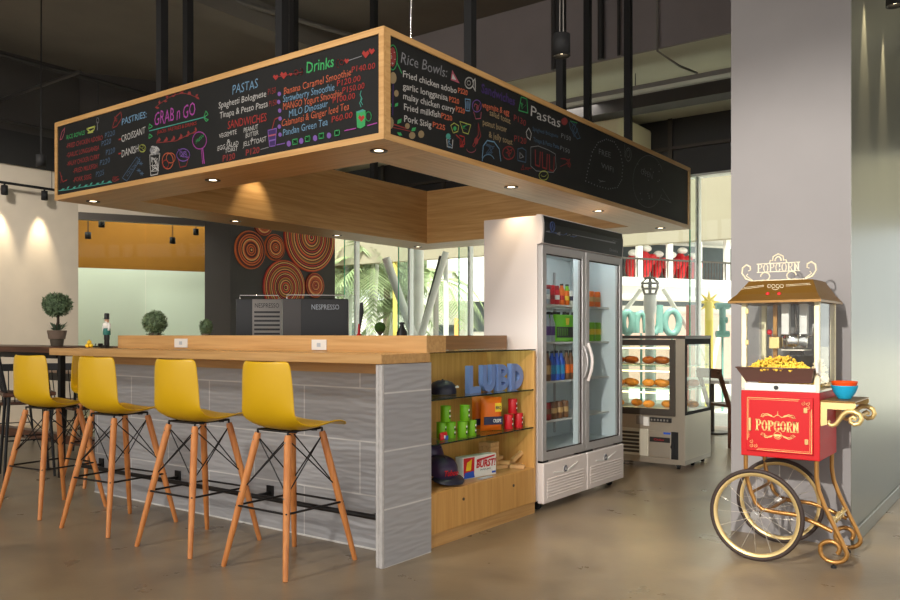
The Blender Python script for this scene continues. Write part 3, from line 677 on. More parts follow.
# ================================================================== BAR COUNTER
bc = thing('bar_counter', 'grey wave-tiled bar counter base with white corner trim', 'counter', (-4.4, 3.5, 0))
obj('tile_wall', MB().box(-5.88, 3.42, 0, -2.798, 3.56, 1.048), 'tile_x', bc)
obj('end_panel', MB().box(-2.795, 3.18, 0, -2.754, 3.575, 1.048), 'tile_y', bc)
t = MB().box(-2.798, 3.162, 0, -2.778, 3.18, 1.048, 0.003); t.box(-2.774, 3.162, 0, -2.754, 3.18, 1.048, 0.003); t.box(-2.779, 3.166, 0, -2.773, 3.18, 1.047)
obj('corner_trim', t, 'trim_grey', bc)
obj('grout_line', MB().box(-5.88, 3.415, 0, -2.798, 3.42, 0.009), 'white_plastic', bc)
obj('apron', MB().box(-5.86, 3.40, 0.985, -2.798, 3.42, 1.048), 'oak_x', bc)
fr = obj('foot_rail', MB().cyl((-5.86, 3.29, 0.222), (-2.8, 3.29, 0.222), 0.015, n=14), 'black_metal', bc)
for x in (-5.78, -4.83, -3.89, -2.95):
    obj('rail_bracket', MB().box(x - 0.03, 3.408, 0.2, x + 0.03, 3.42, 0.268, 0.003).box(x - 0.01, 3.29, 0.214, x + 0.01, 3.41, 0.23), 'black_metal', fr)
bt = thing('countertop', 'oak bar top slab with raised ledge and two white outlets', 'countertop', (-4.4, 3.4, 1.05))
obj('slab', MB().box(-6.05, 3.155, 1.05, -2.752, 3.56, 1.101, 0.002), 'oak_x', bt)
obj('riser', MB().box(-5.765, 3.54, 1.101, -2.76, 3.72, 1.197, 0.002), 'oak_x', bt)
for a, b in [((175.2, 338.6), (188, 347.6)), ((312.4, 339.6), (327, 350.2))]:
    p, q = onY(a[0], a[1], 3.54), onY(b[0], b[1], 3.54)
    o = obj('outlet', MB().box(p.x, 3.532, q.z, q.x, 3.54, p.z, 0.002), 'white_plastic', bt)
    cx, cz = (p.x + q.x) / 2, (p.z + q.z) / 2
    obj('socket', MB().box(cx - 0.016, 3.5305, cz - 0.012, cx + 0.016, 3.533, cz + 0.012, 0.001), 'c_palegrey', o)

# ================================================================== DISPLAY CABINET
dc = thing('display_cabinet', 'open oak display cabinet with two glass shelves beside the fridge', 'cabinet', (-2.98, 4.17, 0))
CX0, CX1, CY0, CY1 = -3.2, -2.79, 3.58, 4.775
obj('side_panel', MB().box(CX0, CY0, 0.075, CX1, CY0 + 0.025, 1.095, 0.001), 'oak_z', dc)
obj('side_panel', MB().box(CX0, CY1 - 0.02, 0.075, CX1, CY1, 1.095, 0.001), 'oak_z', dc)
obj('back_panel', MB().box(CX0, CY0 + .025, 0.075, CX0 + 0.02, CY1 - .02, 1.095), 'oak_z', dc)
obj('bottom_shelf', MB().box(CX0 + .02, CY0 + .025, 0.285, CX1 - 0.02, CY1 - .02, 0.308), 'oak_y', dc)
d_ = obj('drawer_front', MB().box(CX1 - 0.02, CY0 + .025, 0.078, CX1 - 0.001, CY1 - .02, 0.306, 0.001), 'oak_z', dc)
for px_, py_ in ((463.5, 499), (513.5, 485.5)):
    p = onX(px_, py_, CX1); obj('lock', MB().cyl((CX1 - 0.002, p.y, p.z), (CX1 + 0.004, p.y, p.z), 0.009, n=12), 'steel_dark', d_)
obj('plinth', MB().box(CX0 + .02, CY0, 0, CX1 - 0.008, CY1, 0.075), 'oak_y', dc)
def gshelf(nm, z, x1=CX1 - 0.004, y0=CY0 + .027, y1=CY1 - .022):
    m = MB().box(CX0 + .02, y0, z - 0.008, x1 - 0.0015, y1, z); m.mat(1).box(x1 - 0.0014, y0, z - 0.008, x1, y1, z)
    return obj(nm, m, ['glass_shelf', 'glass_rim'], dc)
gshelf('glass_top', 1.105, CX1, CY0 + 0.0, CY1); S1, S2, S3 = 0.836, 0.582, 0.308
obj('back_ledge', MB().box(-3.06, 3.725, 1.106, -3.02, 4.775, 1.197), 'oak_dark', dc)
gshelf('glass_shelf', S1); gshelf('glass_shelf', S2)
# --- four letters
ML = lambda q: q
def letter(ch, a, b, xf, lab):
    """block letter with front on plane x = xf, between pixel columns a and b"""
    y0, y1 = onX(a, 380, xf).y, onX(b, 380, xf).y; W = y1 - y0; Hh = 0.172; t_ = W * 0.31; z0 = S1 + 0.001
    mb = MB()
    def pr(poly): mb.prism([(x * 1.0, y) for x, y in poly], (xf, y0, z0), (0, 1, 0), (0, 0, 1), (-0.034, 0, 0))
    def arc(cx, cy, rx, ry, ri, a0, a1, n=12):
        o = [(cx + rx * math.cos(R(a0 + (a1 - a0) * i / n)), cy + ry * math.sin(R(a0 + (a1 - a0) * i / n))) for i in range(n + 1)]
        q = [(cx + max(0.001, rx - ri) * math.cos(R(a0 + (a1 - a0) * i / n)), cy + max(0.001, ry - ri) * math.sin(R(a0 + (a1 - a0) * i / n))) for i in range(n + 1)]
        for i in range(n): pr([o[i], o[i + 1], q[i + 1], q[i]])
    if ch == 'L': pr([(0, 0), (W, 0), (W, t_), (t_, t_), (t_, Hh), (0, Hh)])
    if ch == 'U':
        pr([(0, W / 2), (t_, W / 2), (t_, Hh), (0, Hh)]); pr([(W - t_, W / 2), (W, W / 2), (W, Hh), (W - t_, Hh)]); arc(W / 2, W / 2, W / 2, W / 2, t_, 180, 360)
    if ch == 'D':
        pr([(0, 0), (t_, 0), (t_, Hh), (0, Hh)]); arc(t_ * .9, Hh / 2, W - t_ * .9, Hh / 2, t_, -90, 90, 16)
    if ch == 'B':
        pr([(0, 0), (t_, 0), (t_, Hh), (0, Hh)]); arc(t_ * .9, Hh * .75, W * .92 - t_ * .9, Hh * .25, t_ * .8, -90, 90); arc(t_ * .9, Hh * .27, W - t_ * .9, Hh * .27, t_ * .85, -90, 90)
    single('block_letter', mb, 'c_paleblue', lab, 'letter', (xf, (y0 + y1) / 2, z0))
letter('L', 469.5, 481, -2.885, 'pale blue block letter L standing on the upper glass shelf')
letter('U', 483, 495.5, -2.885, 'pale blue block letter U on the upper glass shelf')
letter('B', 498, 508.5, -2.88, 'pale blue block letter B on the upper glass shelf')
letter('D', 511.5, 523.5, -2.87, 'pale blue block letter D, nearest the fridge on the glass shelf')

def cap(name, lab, c, r, mats, rz, tilt=0.0, badge=None):
    """baseball cap: crown, brim, button; opening down"""
    t_ = thing(name, lab, 'cap', c, rz)
    Mx = Matrix.Translation(c) @ Matrix.Rotation(rz, 4, 'Z') @ Matrix.Rotation(tilt, 4, 'Y')
    m = MB(); m.M = Mx
    m.lathe([(r, 0), (r * 1.0, r * .3), (r * .93, r * .6), (r * .7, r * .85), (r * .35, r * .97), (0.0, r * 1.0)], n=20)
    obj('crown', m, mats[0], t_)
    m = MB(); m.M = Mx; n = 12; vs = []
    for i in range(n + 1):
        a = R(-62 + 124 * i / n); L = r * (1.0 + 0.75 * math.cos(a * 1.25) ** 0.7)
        dz = -0.16 * r * abs(math.sin(a)) 
        for rr in (r * .97, L):
            for z in (0.006, 0.0): vs.append((rr * math.cos(a), rr * math.sin(a), z + r * .05 + dz * (rr / L)))
    fs = []
    for i in range(n):
        q = 4 * i; e = q + 4
        fs += [(q, q + 2, e + 2, e), (q + 1, e + 1, e + 3, q + 3), (q + 2, q + 3, e + 3, e + 2)]
    m.add(vs, fs, True); obj('brim', m, mats[1], t_)
    m = MB(); m.M = Mx; m.sphere((0, 0, r * 1.0), r * .08, 8, 6); obj('button', m, mats[0], t_)
    if badge:
        m = MB(); m.M = Mx; put_text(m, badge[0], (r * 1.02, -r * .55, r * .3), (r * 1.02, r * .55, r * .3), r * .4, (-0.08, 0, 1), bold=0.03); obj('emblem', m, badge[1], t_)
    return t_
p = onX(449, 398, -2.94)
tc_ = cap('baseball_cap', 'navy cap with small white mark on the upper glass shelf', (-3.0, p.y + 0.015, S1 + 0.003), 0.085, ('c_deepnavy', 'c_deepnavy'), R(200))
q = onX(457, 387, -2.905); m = MB()
for i, dx in enumerate((-0.012, 0, 0.012)): m.box(q.x, q.y + dx - 0.004, q.z - 0.005, q.x + 0.004, q.y + dx + 0.003, q.z + 0.006 + 0.004 * (i == 1))
obj('emblem', m, 'c_white', tc_)
# --- snack canisters
def can_thing(kind, y, z, lab, grp=None, x=-2.9, r=0.0305, h=0.097):
    t_ = thing('snack_can', lab, 'can', (x, y, z), 0, grp)
    obj('tube', MB().lathe([(r * .96, 0.001), (r, 0.004), (r, h - 0.006), (r * .97, h - 0.004)], (x, y, z), 20), 'c_' + kind, t_)
    obj('lid', MB().lathe([(r * 1.03, h - 0.006), (r * 1.03, h - 0.001), (r * .9, h), (0, h)], (x, y, z), 20), 'c_' + kind, t_)
    m = MB()
    for k_, (zz, ww, c_) in enumerate([(0.062, .62, 1), (0.05, .38, 0), (0.03, .5, 1), (0.02, .3, 0)]):
        m.mi = c_; n = 6; a0, a1 = R(-8), R(-8 + ww * 80)
        for i in range(n):
            A_, B_ = a0 + (a1 - a0) * i / n, a0 + (a1 - a0) * (i + 1) / n
            rr = r * 1.012
            m.quad((x + rr * math.cos(A_), y + rr * math.sin(A_), z + zz), (x + rr * math.cos(B_), y + rr * math.sin(B_), z + zz), (x + rr * math.cos(B_), y + rr * math.sin(B_), z + zz + .011), (x + rr * math.cos(A_), y + rr * math.sin(A_), z + zz + .011))
    obj('label_print', m, ['c_black', 'c_white'], t_)
    return t_
z2 = S2 + 0.0005
def yat(px_, x=-2.9): return onX(px_, 430, x).y
can_thing('green', yat(441.6, -2.93), z2, 'green snack can, bottom left of the pyramid nearest the tiles', x=-2.93)
can_thing('green', yat(450.6, -2.89), z2, 'green snack can, bottom right of the pyramid nearest the tiles', x=-2.89)
can_thing('green', yat(445.6, -2.91), z2 + 0.0978, 'green snack can on top of the pyramid nearest the tiles', x=-2.91)
can_thing('green', yat(462.4, -2.85), z2, 'lime green snack can, bottom left in front of the orange bags', x=-2.85)
can_thing('green', yat(471.4, -2.85), z2, 'lime green snack can, bottom right beside the orange bags', x=-2.85)
can_thing('green', yat(464.8, -2.85), z2 + 0.0978, 'lime green snack can on top, in front of the orange bags', x=-2.85)
can_thing('red', yat(508.6, -2.86), z2, 'red snack can, bottom left of the red pyramid', x=-2.86)
can_thing('red', yat(518.4, -2.86), z2, 'red snack can, bottom right of the red pyramid by the fridge', x=-2.86)
can_thing('red', yat(512.6, -2.87), z2 + 0.0978, 'red snack can on top of the red pyramid', x=-2.87)
can_thing('red', yat(490, -3.05), z2, 'red snack can standing behind the orange bags', x=-3.06, h=0.2)
def bag(name, lab, c, w_, h_, d_, rz, mats, prints=(), cat='snack bag'):
    t_ = thing(name, lab, cat, c, rz); Mx = Matrix.Translation(c) @ Matrix.Rotation(rz, 4, 'Z')
    m = MB(); m.M = Mx; nx, nz = 8, 10; vs = []; fs = []
    for side in (1, -1):
        for j in range(nz + 1):
            for i in range(nx + 1):
                u, v = i / nx * 2 - 1, j / nz * 2 - 1
                b_ = (max(0, 1 - u ** 4) * max(0, 1 - abs(v) ** 5)) ** .5
                vs.append((side * d_ / 2 * b_ + 0.0006 * side, u * w_ / 2 * (1 - .05 * (1 - v * v)), (v + 1) * h_ / 2 + 0.002))
    o = (nx + 1) * (nz + 1)
    for s_ in (0, o):
        for j in range(nz):
            for i in range(nx): a = s_ + j * (nx + 1) + i; fs.append((a, a + 1, a + nx + 2, a + nx + 1))
    m.add(vs, fs, True); obj('pouch', m, mats, t_)
    for body, col, u0, u1, v0, hh in prints:
        m = MB(); m.M = Mx
        if body is None: m.box(d_ / 2 - .004, u0 * w_ / 2, v0 * h_, d_ / 2 + .002, u1 * w_ / 2, (v0 + hh) * h_, 0.0015)
        else: put_text(m, body, (d_ / 2 + 0.0035, u0 * w_ / 2, v0 * h_), (d_ / 2 + 0.0035, u1 * w_ / 2, v0 * h_), hh * h_, (0, 0, 1), bold=0.02)
        obj('print', m, col, t_)
    return t_
bag('snack_bag', 'large orange snack bag with a blue band on the lower glass shelf', (-2.9, yat(491, -2.9), z2), 0.155, 0.215, 0.07, R(-30), 'c_orange',
    [(None, 'c_navy', -.86, .86, .2, .24), ('CRISPS', 'c_white', -.05, .7, .27, .1), (None, 'c_yellow', .15, .75, .58, .26), ('BBQ', 'c_navy', .2, .7, .66, .09)])
bag('snack_bag', 'orange snack bag with white print behind the lime cans', (-3.0, yat(481, -3.0), z2), 0.13, 0.215, 0.06, R(-35), 'c_orange', [(None, 'c_white', .0, .5, .35, .4), (None, 'c_navy', -.8, .8, .14, .2)])
bag('snack_bag', 'small red and blue snack pack lying below the nearest green cans', (-2.855, yat(444, -2.85), z2 + 0.0), 0.075, 0.048, 0.03, R(8), 'c_red', [(None, 'c_blue', -.1, .8, .05, .55), (None, 'c_white', -.5, -.1, .3, .4)])
# --- bottom shelf
zb = S3 + 0.0005
p = onX(448, 486, -2.9)
cap('baseball_cap', 'dark purple cap with red lettering on the cabinet floor', (-2.95, p.y + 0.0, zb + 0.068), 0.095, ('c_plum', 'c_deepnavy'), R(-18), R(22), ('Tuboo', 'c_red'))
cap('baseball_cap', 'purple and red cap standing behind the dark purple cap', (-3.10, p.y + 0.06, zb + 0.16), 0.092, ('c_plum', 'c_red'), R(20), R(64))
# game box
bx_ = thing('game_box', 'white and red game box printed BURST on the cabinet floor', 'box', (-2.92, yat(481, -2.88), zb), R(-8))
Mx = WM[bx_.name]; m = MB(); m.M = Mx; m.box(-0.03, -0.155, 0, 0.035, 0.155, 0.135, 0.002); obj('carton', m, 'c_white', bx_)
m = MB(); m.M = Mx; xf = 0.0362
m.mat(0).prism([(-.15, .02), (-.055, .02), (-.05, .13), (-.15, .13)], (xf, 0, 0), (0, 1, 0), (0, 0, 1), (0.0006, 0, 0))
m.mat(1).prism([(-.13, .05), (-.085, .05), (-.075, .12), (-.12, .10)], (xf + .0008, 0, 0), (0, 1, 0), (0, 0, 1), (0.0004, 0, 0))
m.mat(2).prism([(-.15, .004), (-.05, .004), (-.06, .045), (-.14, .04)], (xf + .001, 0, 0), (0, 1, 0), (0, 0, 1), (0.0004, 0, 0))
m.mat(0).prism([(-.03, .098), (.14, .118), (.14, .128), (-.03, .112)], (xf, 0, 0), (0, 1, 0), (0, 0, 1), (0.0006, 0, 0))
put_text(m, 'BURST!', (xf + .001, -.035, .06), (xf + .001, .142, .06), .045, (0, 0, 1), bold=0.035, slant=0.2)
m.mat(3); put_text(m, 'the fast game', (xf + .001, .0, .04), (xf + .001, .1, .04), .012, (0, 0, 1))
m.mat(2).box(xf - .001, .115, .012, xf + .001, .148, .024)
obj('print', m, ['c_red', 'c_yellow', 'c_blue', 'c_black'], bx_)
single('card', MB().box(-2.85, yat(480, -2.83), zb, -2.815, yat(491, -2.83), zb + .006, .001), 'c_palegrey', 'grey card lying flat before the game box', 'card', (-2.83, yat(485, -2.83), zb))
# wooden blocks
LAB = ['wooden toy block lying flat at the bottom, nearest the fridge side', 'wooden toy block on the bottom layer behind the game box corner', 'wooden toy block on the second layer crossing the pile', 'wooden toy block leaning down against the pile toward the fridge',
       'small square-ended wooden toy block in front of the leaning one', 'wooden toy block on top of the pile, left end', 'wooden toy block on top of the pile, middle', 'wooden toy block on top of the pile, right end']
yb = yat(503, -2.95)
SP = [((-2.93, yb + .06, zb + .013), 0, 0), ((-2.95, yb - .02, zb + .013), 70, 0), ((-2.95, yb - .005, zb + .0395), 10, 0), ((-2.90, yb + .095, zb + .072), 75, -30), ((-2.865, yb + .045, zb + .013), 20, 0),
      ((-3.0, yb - .12, zb + .181), 80, 0), ((-3.0, yb - .05, zb + .181), 60, 0), ((-3.0, yb + .02, zb + .181), 15, 0)]
m0 = MB().box(-.05, -.015, -.0125, .05, .015, .0125, .002)
for (c_, rz, ry), lb in list(zip(SP, LAB))[:5]:
    o = single('toy_block', m0, 'block_wood', lb, 'toy block', None, 'wooden toy blocks on the cabinet floor', world=False)
    o.location = c_; o.rotation_euler = (0, R(ry), R(rz))
for (c_, ry, rz, lb) in (((-2.99, yb + .0, zb + .0655), 0, 95, 'wooden toy block on the third layer beside the tower'), ((-2.96, yb + .14, zb + .0128), 0, 40, 'wooden toy block lying apart, closest to the cabinet right side'), ((-2.89, yb + .10, zb + .0128), 0, 100, 'wooden toy block lying flat under the leaning one')):
    o = single('toy_block', m0, 'block_wood', lb, 'toy block', None, 'wooden toy blocks on the cabinet floor', world=False)
    o.location = c_; o.rotation_euler = (0, R(ry), R(rz))
# a stacked tower carries the top ones
stk = [((-3.02, yb - .10 + .034 * j, zb + .0127 + .0256 * l), 0) if l % 2 == 0 else ((-3.02 + .034 * (j - 1), yb - .066, zb + .0127 + .0256 * l), 90) for l in range(7) for j in range(3)]
for i, (c_, rz) in enumerate(stk):
    l, j = divmod(i, 3)
    if l >= 6 and j == 2: rz = 0
    o = single('toy_block', m0, 'block_wood', 'wooden toy block in the crossed tower behind the game box', 'toy block', None, 'wooden toy blocks in the tower', world=False)
    o.location = c_; o.rotation_euler = (0, 0, R(rz))
# ================================================================== REFRIGERATOR
FX0, FX1, FY0, FY1 = -3.235, -2.80, 4.81, 6.10      # body; doors reach x = -2.765
fg = thing('refrigerator', 'white two-door glass drinks refrigerator beside the display cabinet', 'refrigerator', (-3.03, 5.5, 0))
w_ = 0.045
m = MB()
m.box(FX0, FY0, .07, FX1, FY0 + w_, 2.012, .004); m.box(FX0, FY1 - w_, .07, FX1, FY1, 2.012, .004)
m.box(FX0, FY0 + w_, 1.82, FX1, FY1 - w_, 2.012); m.box(FX0, FY0 + w_, .07, FX1, FY1 - w_, .385)
obj('body', m, 'fridge_white', fg)
m = MB().box(FX0, FY0 + w_, .385, FX0 + .03, FY1 - w_, 1.82); m.box(FX0 + .03, FY0 + w_, .385, FX1, FY0 + w_ + .004, 1.82); m.box(FX0 + .03, FY1 - w_ - .004, .385, FX1, FY1 - w_, 1.82)
m.box(FX0 + .03, FY0 + w_, .385, FX1, FY1 - w_, .39); m.box(FX0 + .03, FY0 + w_, 1.812, FX1, FY1 - w_, 1.82)
obj('liner', m, 'fridge_inside', fg)
YM = (FY0 + FY1) / 2
obj('center_post', MB().box(FX1 - .05, YM - .03, .385, FX1, YM + .03, 1.82), 'fridge_inside', fg)
obj('light_strip', MB().box(FX1 - .09, FY0 + .1, 1.80, FX1 - .06, FY1 - .1, 1.811), 'lamp_white', fg)
# bulging header
prof = [(FX1 - .005, 1.815), (FX1 + .038, 1.823), (FX1 + .044, 1.90), (FX1 + .044, 1.96), (FX1 + .034, 2.016), (FX1 - .005, 2.02)]
m = MB(); m.prism([(p[0], p[1]) for p in prof], (0, FY0, 0), (1, 0, 0), (0, 0, 1), (0, FY1 - FY0, 0))
hd = obj('header', m, 'fridge_white', fg)
m = MB()
ins = [(FX1 + .0392, 1.826), (FX1 + .0452, 1.90), (FX1 + .0452, 1.96), (FX1 + .0362, 2.01)]
for a, b in zip(ins, ins[1:]):
    m.quad((a[0], FY0 + .02, a[1]), (a[0], FY1 - .012, a[1]), (b[0], FY1 - .012, b[1]), (b[0], FY0 + .02, b[1]))
hp = obj('header_panel', m, 'c_black', hd)
m = MB(); xl = FX1 + .0462
m.mat(0).ring((xl, FY0 + .13, 1.945), (1, 0, 0), .032, .0035, 24, 4)
m.prism([(-.02, -.02), (-.006, .026), (.006, .026), (.02, -.02), (.01, -.02), (0, .01), (-.01, -.02)], (xl, FY0 + .13, 1.943), (0, 1, 0), (0, 0, 1), (.0005, 0, 0))
random.seed(3)
for i in range(9):
    y = FY0 + .04 + .05 * i; m.mat(0 if i % 3 else 1).quad((xl, y, 1.90), (xl, y + .05, 1.905 + random.uniform(-.012, .02)), (xl, y + .052, 1.908 + random.uniform(-.012, .02)), (xl, y, 1.906))
m.mat(1).prism([(0, 0), (.72, .0), (.72, .012), (0, .004)], (xl, FY0 + .42, 1.918), (0, 1, 0), (0, 0, 1), (.0004, 0, 0))
m.mat(1); put_text(m, 'Cold', (xl, FY1 - .2, 1.936), (xl - .001, FY1 - .08, 1.936), .03, (-.1, 0, 1)); put_text(m, 'Drinks', (FX1 + .0435, FY1 - .25, 1.853), (FX1 + .0435, FY1 - .1, 1.853), .022, (.08, 0, 1))
obj('header_print', m, ['c_dimblue', 'c_grey'], hp)
def door(y0, y1, hand):
    z0, z1 = .345, 1.812; f = .055; a, b = FX1 + .002, FX1 + .04
    d = obj('door', MB().box(a, y0, z0, b, y0 + f, z1, .004).box(a, y1 - f, z0, b, y1, z1, .004).box(a, y0 + f - .004, z1 - f, b - .001, y1 - f + .004, z1, .003).box(a, y0 + f - .004, z0, b - .001, y1 - f + .004, z0 + f, .003), 'silver_frame', fg)
    obj('door_glass', MB().box(a + .014, y0 + f, z0 + f, a + .022, y1 - f, z1 - f), 'glass_fridge', d)
    gk = MB(); t_ = .008
    for q in ((y0 + f, z0 + f, y0 + f + t_, z1 - f), (y1 - f - t_, z0 + f, y1 - f, z1 - f), (y0 + f, z0 + f, y1 - f, z0 + f + t_), (y0 + f, z1 - f - t_, y1 - f, z1 - f)): gk.box(a + .022, q[0], q[1], b - .006, q[2], q[3])
    obj('gasket', gk, 'rubber', d)
    yh = y0 + .03 if hand < 0 else y1 - .03
    if hand < 0:
        path = [(b + .002, yh, .86)] + [(b + .004 + .032 * math.sin(PI * i / 10), yh, .87 + .26 * i / 10) for i in range(11)] + [(b + .002, yh, 1.14)]
        obj('handle', MB().tube(path, .0125, 8), 'fridge_white', d)
    else:
        obj('handle', MB().tube([(b, yh, .88)] + [(b + .03 * math.sin(PI * i / 8), yh, .88 + .24 * i / 8) for i in range(9)], .009, 8), 'silver_frame', d)
    return d
door(FY0 + .004, YM - .002, 1); door(YM + .002, FY1 - .004, -1)
def kick(y0, y1):
    a, b = FX1, FX1 + .05; z0, z1 = .055, .33
    k_ = obj('kick_panel', MB().box(a, y0, z0, b, y1, z1, .008), 'fridge_white', fg)
    m = MB()
    for i in range(7):
        z = z0 + .035 + .02 * i
        m.prism([(0, 0), (.006, .004), (.006, .009), (0, .013)], (b - .001, y0 + .05, z), (1, 0, 0), (0, 0, 1), (0, y1 - y0 - .1, 0))
    obj('louvre', m, 'fridge_white', k_)
    yc, zc = y0 + (y1 - y0) * .47, .262
    m = MB().cyl((b - .001, yc, zc), (b + .006, yc, zc), .026, n=20); m.mat(1).cyl((b + .006, yc, zc), (b + .0072, yc, zc), .021, n=20)
    m.mat(2).prism([(-.011, -.011), (0, .014), (.011, -.011), (.005, -.011), (0, .001), (-.005, -.011)], (b + .0073, yc, zc), (0, 1, 0), (0, 0, 1), (.0006, 0, 0))
    obj('emblem', m, ['silver_frame', 'c_navy', 'c_white'], k_)
    m = MB()
    m.prism([(-.16, .006), (-.03, -.004), (-.03, -.016), (-.16, -.002)], (b - .001, yc, zc - .01), (0, 1, 0), (0, 0, 1), (.006, 0, 0)); m.prism([(.03, -.004), (.19, .035), (.19, .027), (.03, -.018)], (b - .001, yc, zc - .01), (0, 1, 0), (0, 0, 1), (.006, 0, 0))
    obj('ridge', m, 'white_plastic', k_)
kick(FY0 + .002, YM - .003); kick(YM + .003, FY1 - .002)
obj('hinge', MB().box(FX1, YM - .12, .331, FX1 + .036, YM + .12, .344).box(FX1, FY0 + .01, .331, FX1 + .036, FY0 + .09, .344).box(FX1, FY1 - .1, .331, FX1 + .036, FY1 - .02, .344), 'black_metal', fg)
for y in (FY0 + .07, FY1 - .09):
    for x in (FX0 + .07, FX1 - .04):
        obj('caster', MB().cyl((x, y - .012, .027), (x, y + .012, .027), .027, n=14).box(x - .02, y - .018, .045, x + .02, y + .018, .072), 'black_matt', fg)
SZ = [1.42, 1.15, .87, .59, .392]
for z in SZ[:4]:
    for ya, yb_ in ((FY0 + w_ + .006, YM - .032), (YM + .032, FY1 - w_ - .006)):
        m = MB().box(FX1 - .065, ya, z - .012, FX1 - .055, yb_, z)
        for i in range(14): yy = ya + (yb_ - ya) * (i + .5) / 14; m.bar((FX0 + .035, yy, z - .003), (FX1 - .06, yy, z - .003), .005)
        m.box(FX0 + .035, ya, z - .008, FX0 + .045, yb_, z)
        obj('shelf', m, 'white_plastic', fg)
for yy in (YM + .32,):
    obj('shelf_rail', MB().box(FX0 + .031, yy - .012, .42, FX0 + .04, yy + .012, 1.7), 'silver_frame', fg)
# ---- drinks
def drink_can(x, y, z, c1, c2, lab, grp, r=.031, h=.115):
    t_ = thing('drink_can', lab, 'can', (x, y, z), 0, grp)
    m = MB().lathe([(r * .8, .0005), (r, .008), (r, h - .012), (r * .82, h)], (x, y, z), 14); m.mat(1).lathe([(r * 1.008, h * .35), (r * 1.008, h * .65)], (x, y, z), 14)
    obj('shell', m, ['c_' + c1, 'c_' + c2], t_)
    obj('lid', MB().lathe([(r * .8, h), (r * .78, h - .003), (0, h - .003)], (x, y, z), 14), 'chrome', t_); return t_
def bottle(x, y, z, c1, c2, lab, grp, r=.03, h=.2):
    t_ = thing('drink_bottle', lab, 'bottle', (x, y, z), 0, grp)
    obj('body', MB().lathe([(r * .9, .0005), (r, .006), (r, h * .6), (r * .45, h * .82), (r * .4, h * .93)], (x, y, z), 14), 'c_' + c1, t_)
    obj('label_band', MB().lathe([(r * 1.012, h * .22), (r * 1.012, h * .52)], (x, y, z), 14), 'c_' + c2, t_)
    obj('bottle_cap', MB().lathe([(r * .46, h * .92), (r * .46, h), (0, h)], (x, y, z), 12), 'c_' + c1 if c1 in ('cola',) else 'c_black', t_); return t_
def fy(px_, x): return onX(px_, 320, x).y
xr = -2.92
z = SZ[0] + .0008
for i, (px_, c1, c2) in enumerate([(547.6, 'cola', 'red'), (551.6, 'red', 'cola'), (555.8, 'cola', 'white')]): drink_can(xr - .075, fy(px_, xr - .075), z, c1, c2, 'dark red drink can in the back row of the top left fridge shelf', 'red cans at the back of the top left fridge shelf', .026, .15)
for px_, c1, c2, lb in [(547, 'palegrey', 'white', 'silver drink can at the far left of the front row, top fridge shelf'), (551.6, 'red', 'cola', 'red drink can with dark band in the front row of the top fridge shelf'), (556.4, 'red', 'white', 'bright red drink can with white band, front of the top fridge shelf'), (561.4, 'orange', 'red', 'orange drink can with red band, front of the top fridge shelf'), (566.2, 'orange', 'yellow', 'orange drink can with yellow band, front of the top fridge shelf'), (570.8, 'white', 'navy', 'white drink can with navy band on the top fridge shelf')]: drink_can(xr, fy(px_, xr), z, c1, c2, lb, None, .0235, .11)
for px_, c1, c2, lb in [(561.6, 'orange', 'red', 'tall orange drink bottle behind the front cans on the top shelf'), (567, 'green', 'yellow', 'tall green drink bottle behind the front cans on the top shelf')]: bottle(xr - .08, fy(px_, xr - .08), z, c1, c2, lb, None, .03, .17)
for i, px_ in enumerate((590.6, 596.6)):
    for j in range(2): drink_can(-2.93 - .07 * j, fy(px_, -2.93 - .07 * j), z, 'orange', 'tan', 'orange and tan drink can on the top right fridge shelf', 'orange cans on the top right fridge shelf', .031, .125)
z = SZ[1] + .0008
ya, yb_ = fy(556, -2.9), fy(578, -2.9)
mp_ = thing('drink_multipack', 'lime green pack of bottles on the second fridge shelf', 'drinks pack', (-2.95, (ya + yb_) / 2, z))
obj('wrap', MB().box(-3.0, ya, z, -2.9, yb_, z + .2, .008), 'c_lime', mp_)
m = MB(); m.mat(0).box(-2.9, ya + .01, z + .03, -2.8985, yb_ - .01, z + .11)
m.mat(1).prism([(-.02, 0), (.02, 0), (.03, .05), (-.03, .05)], (-2.898, (ya + yb_) / 2, z + .125), (0, 1, 0), (0, 0, 1), (.001, 0, 0))
m.mat(2)
for i in range(5): m.box(-2.8985, ya + .02 + .035 * i, z + .045, -2.898, ya + .04 + .035 * i, z + .1)
obj('print', m, ['c_black', 'c_yellow', 'c_green_dark'], mp_)
m = MB()
for i in range(3):
    for j in range(2): m.lathe([(.014, z + .2), (.014, z + .222), (0, z + .222)], (-2.925 - .05 * j, ya + .03 + (yb_ - ya - .06) * i / 2, 0), 10)
obj('bottle_cap', m, 'c_black', mp_)
for i, px_ in enumerate((547.4, 551.6)):
    bottle(-2.93, fy(px_, -2.93), z, 'palegrey', 'purple', 'clear bottle with purple label beside the lime green pack', 'purple label bottles on the second fridge shelf', .027, .215)
for i, px_ in enumerate((591.5, 597)): drink_can(-2.95, fy(px_, -2.95), z, 'green', 'yellow', 'green drink can on the second shelf behind the right fridge door', 'green cans behind the right fridge door', .031, .15)
z = SZ[2] + .0008
for i, (px_, c1, c2) in enumerate([(547, 'brown', 'tan'), (551.8, 'blue', 'cyan'), (556.4, 'blue', 'cyan'), (561, 'blue', 'cyan'), (566.2, 'brown', 'orange'), (570.6, 'brown', 'orange')]):
    lb = {'blue': ('bottle of blue drink on the third fridge shelf', 'blue bottles on the third fridge shelf'), 'brown': ('brown bottle with orange label on the third fridge shelf', 'orange label bottles on the third fridge shelf')}[c1]
    if i == 0: lb = ('brown bottle with tan label at the left end of the third fridge shelf', None)
    bottle(-2.9, fy(px_, -2.9), z, c1, c2, lb[0], lb[1], .029, .215)
z = SZ[3] + .0008
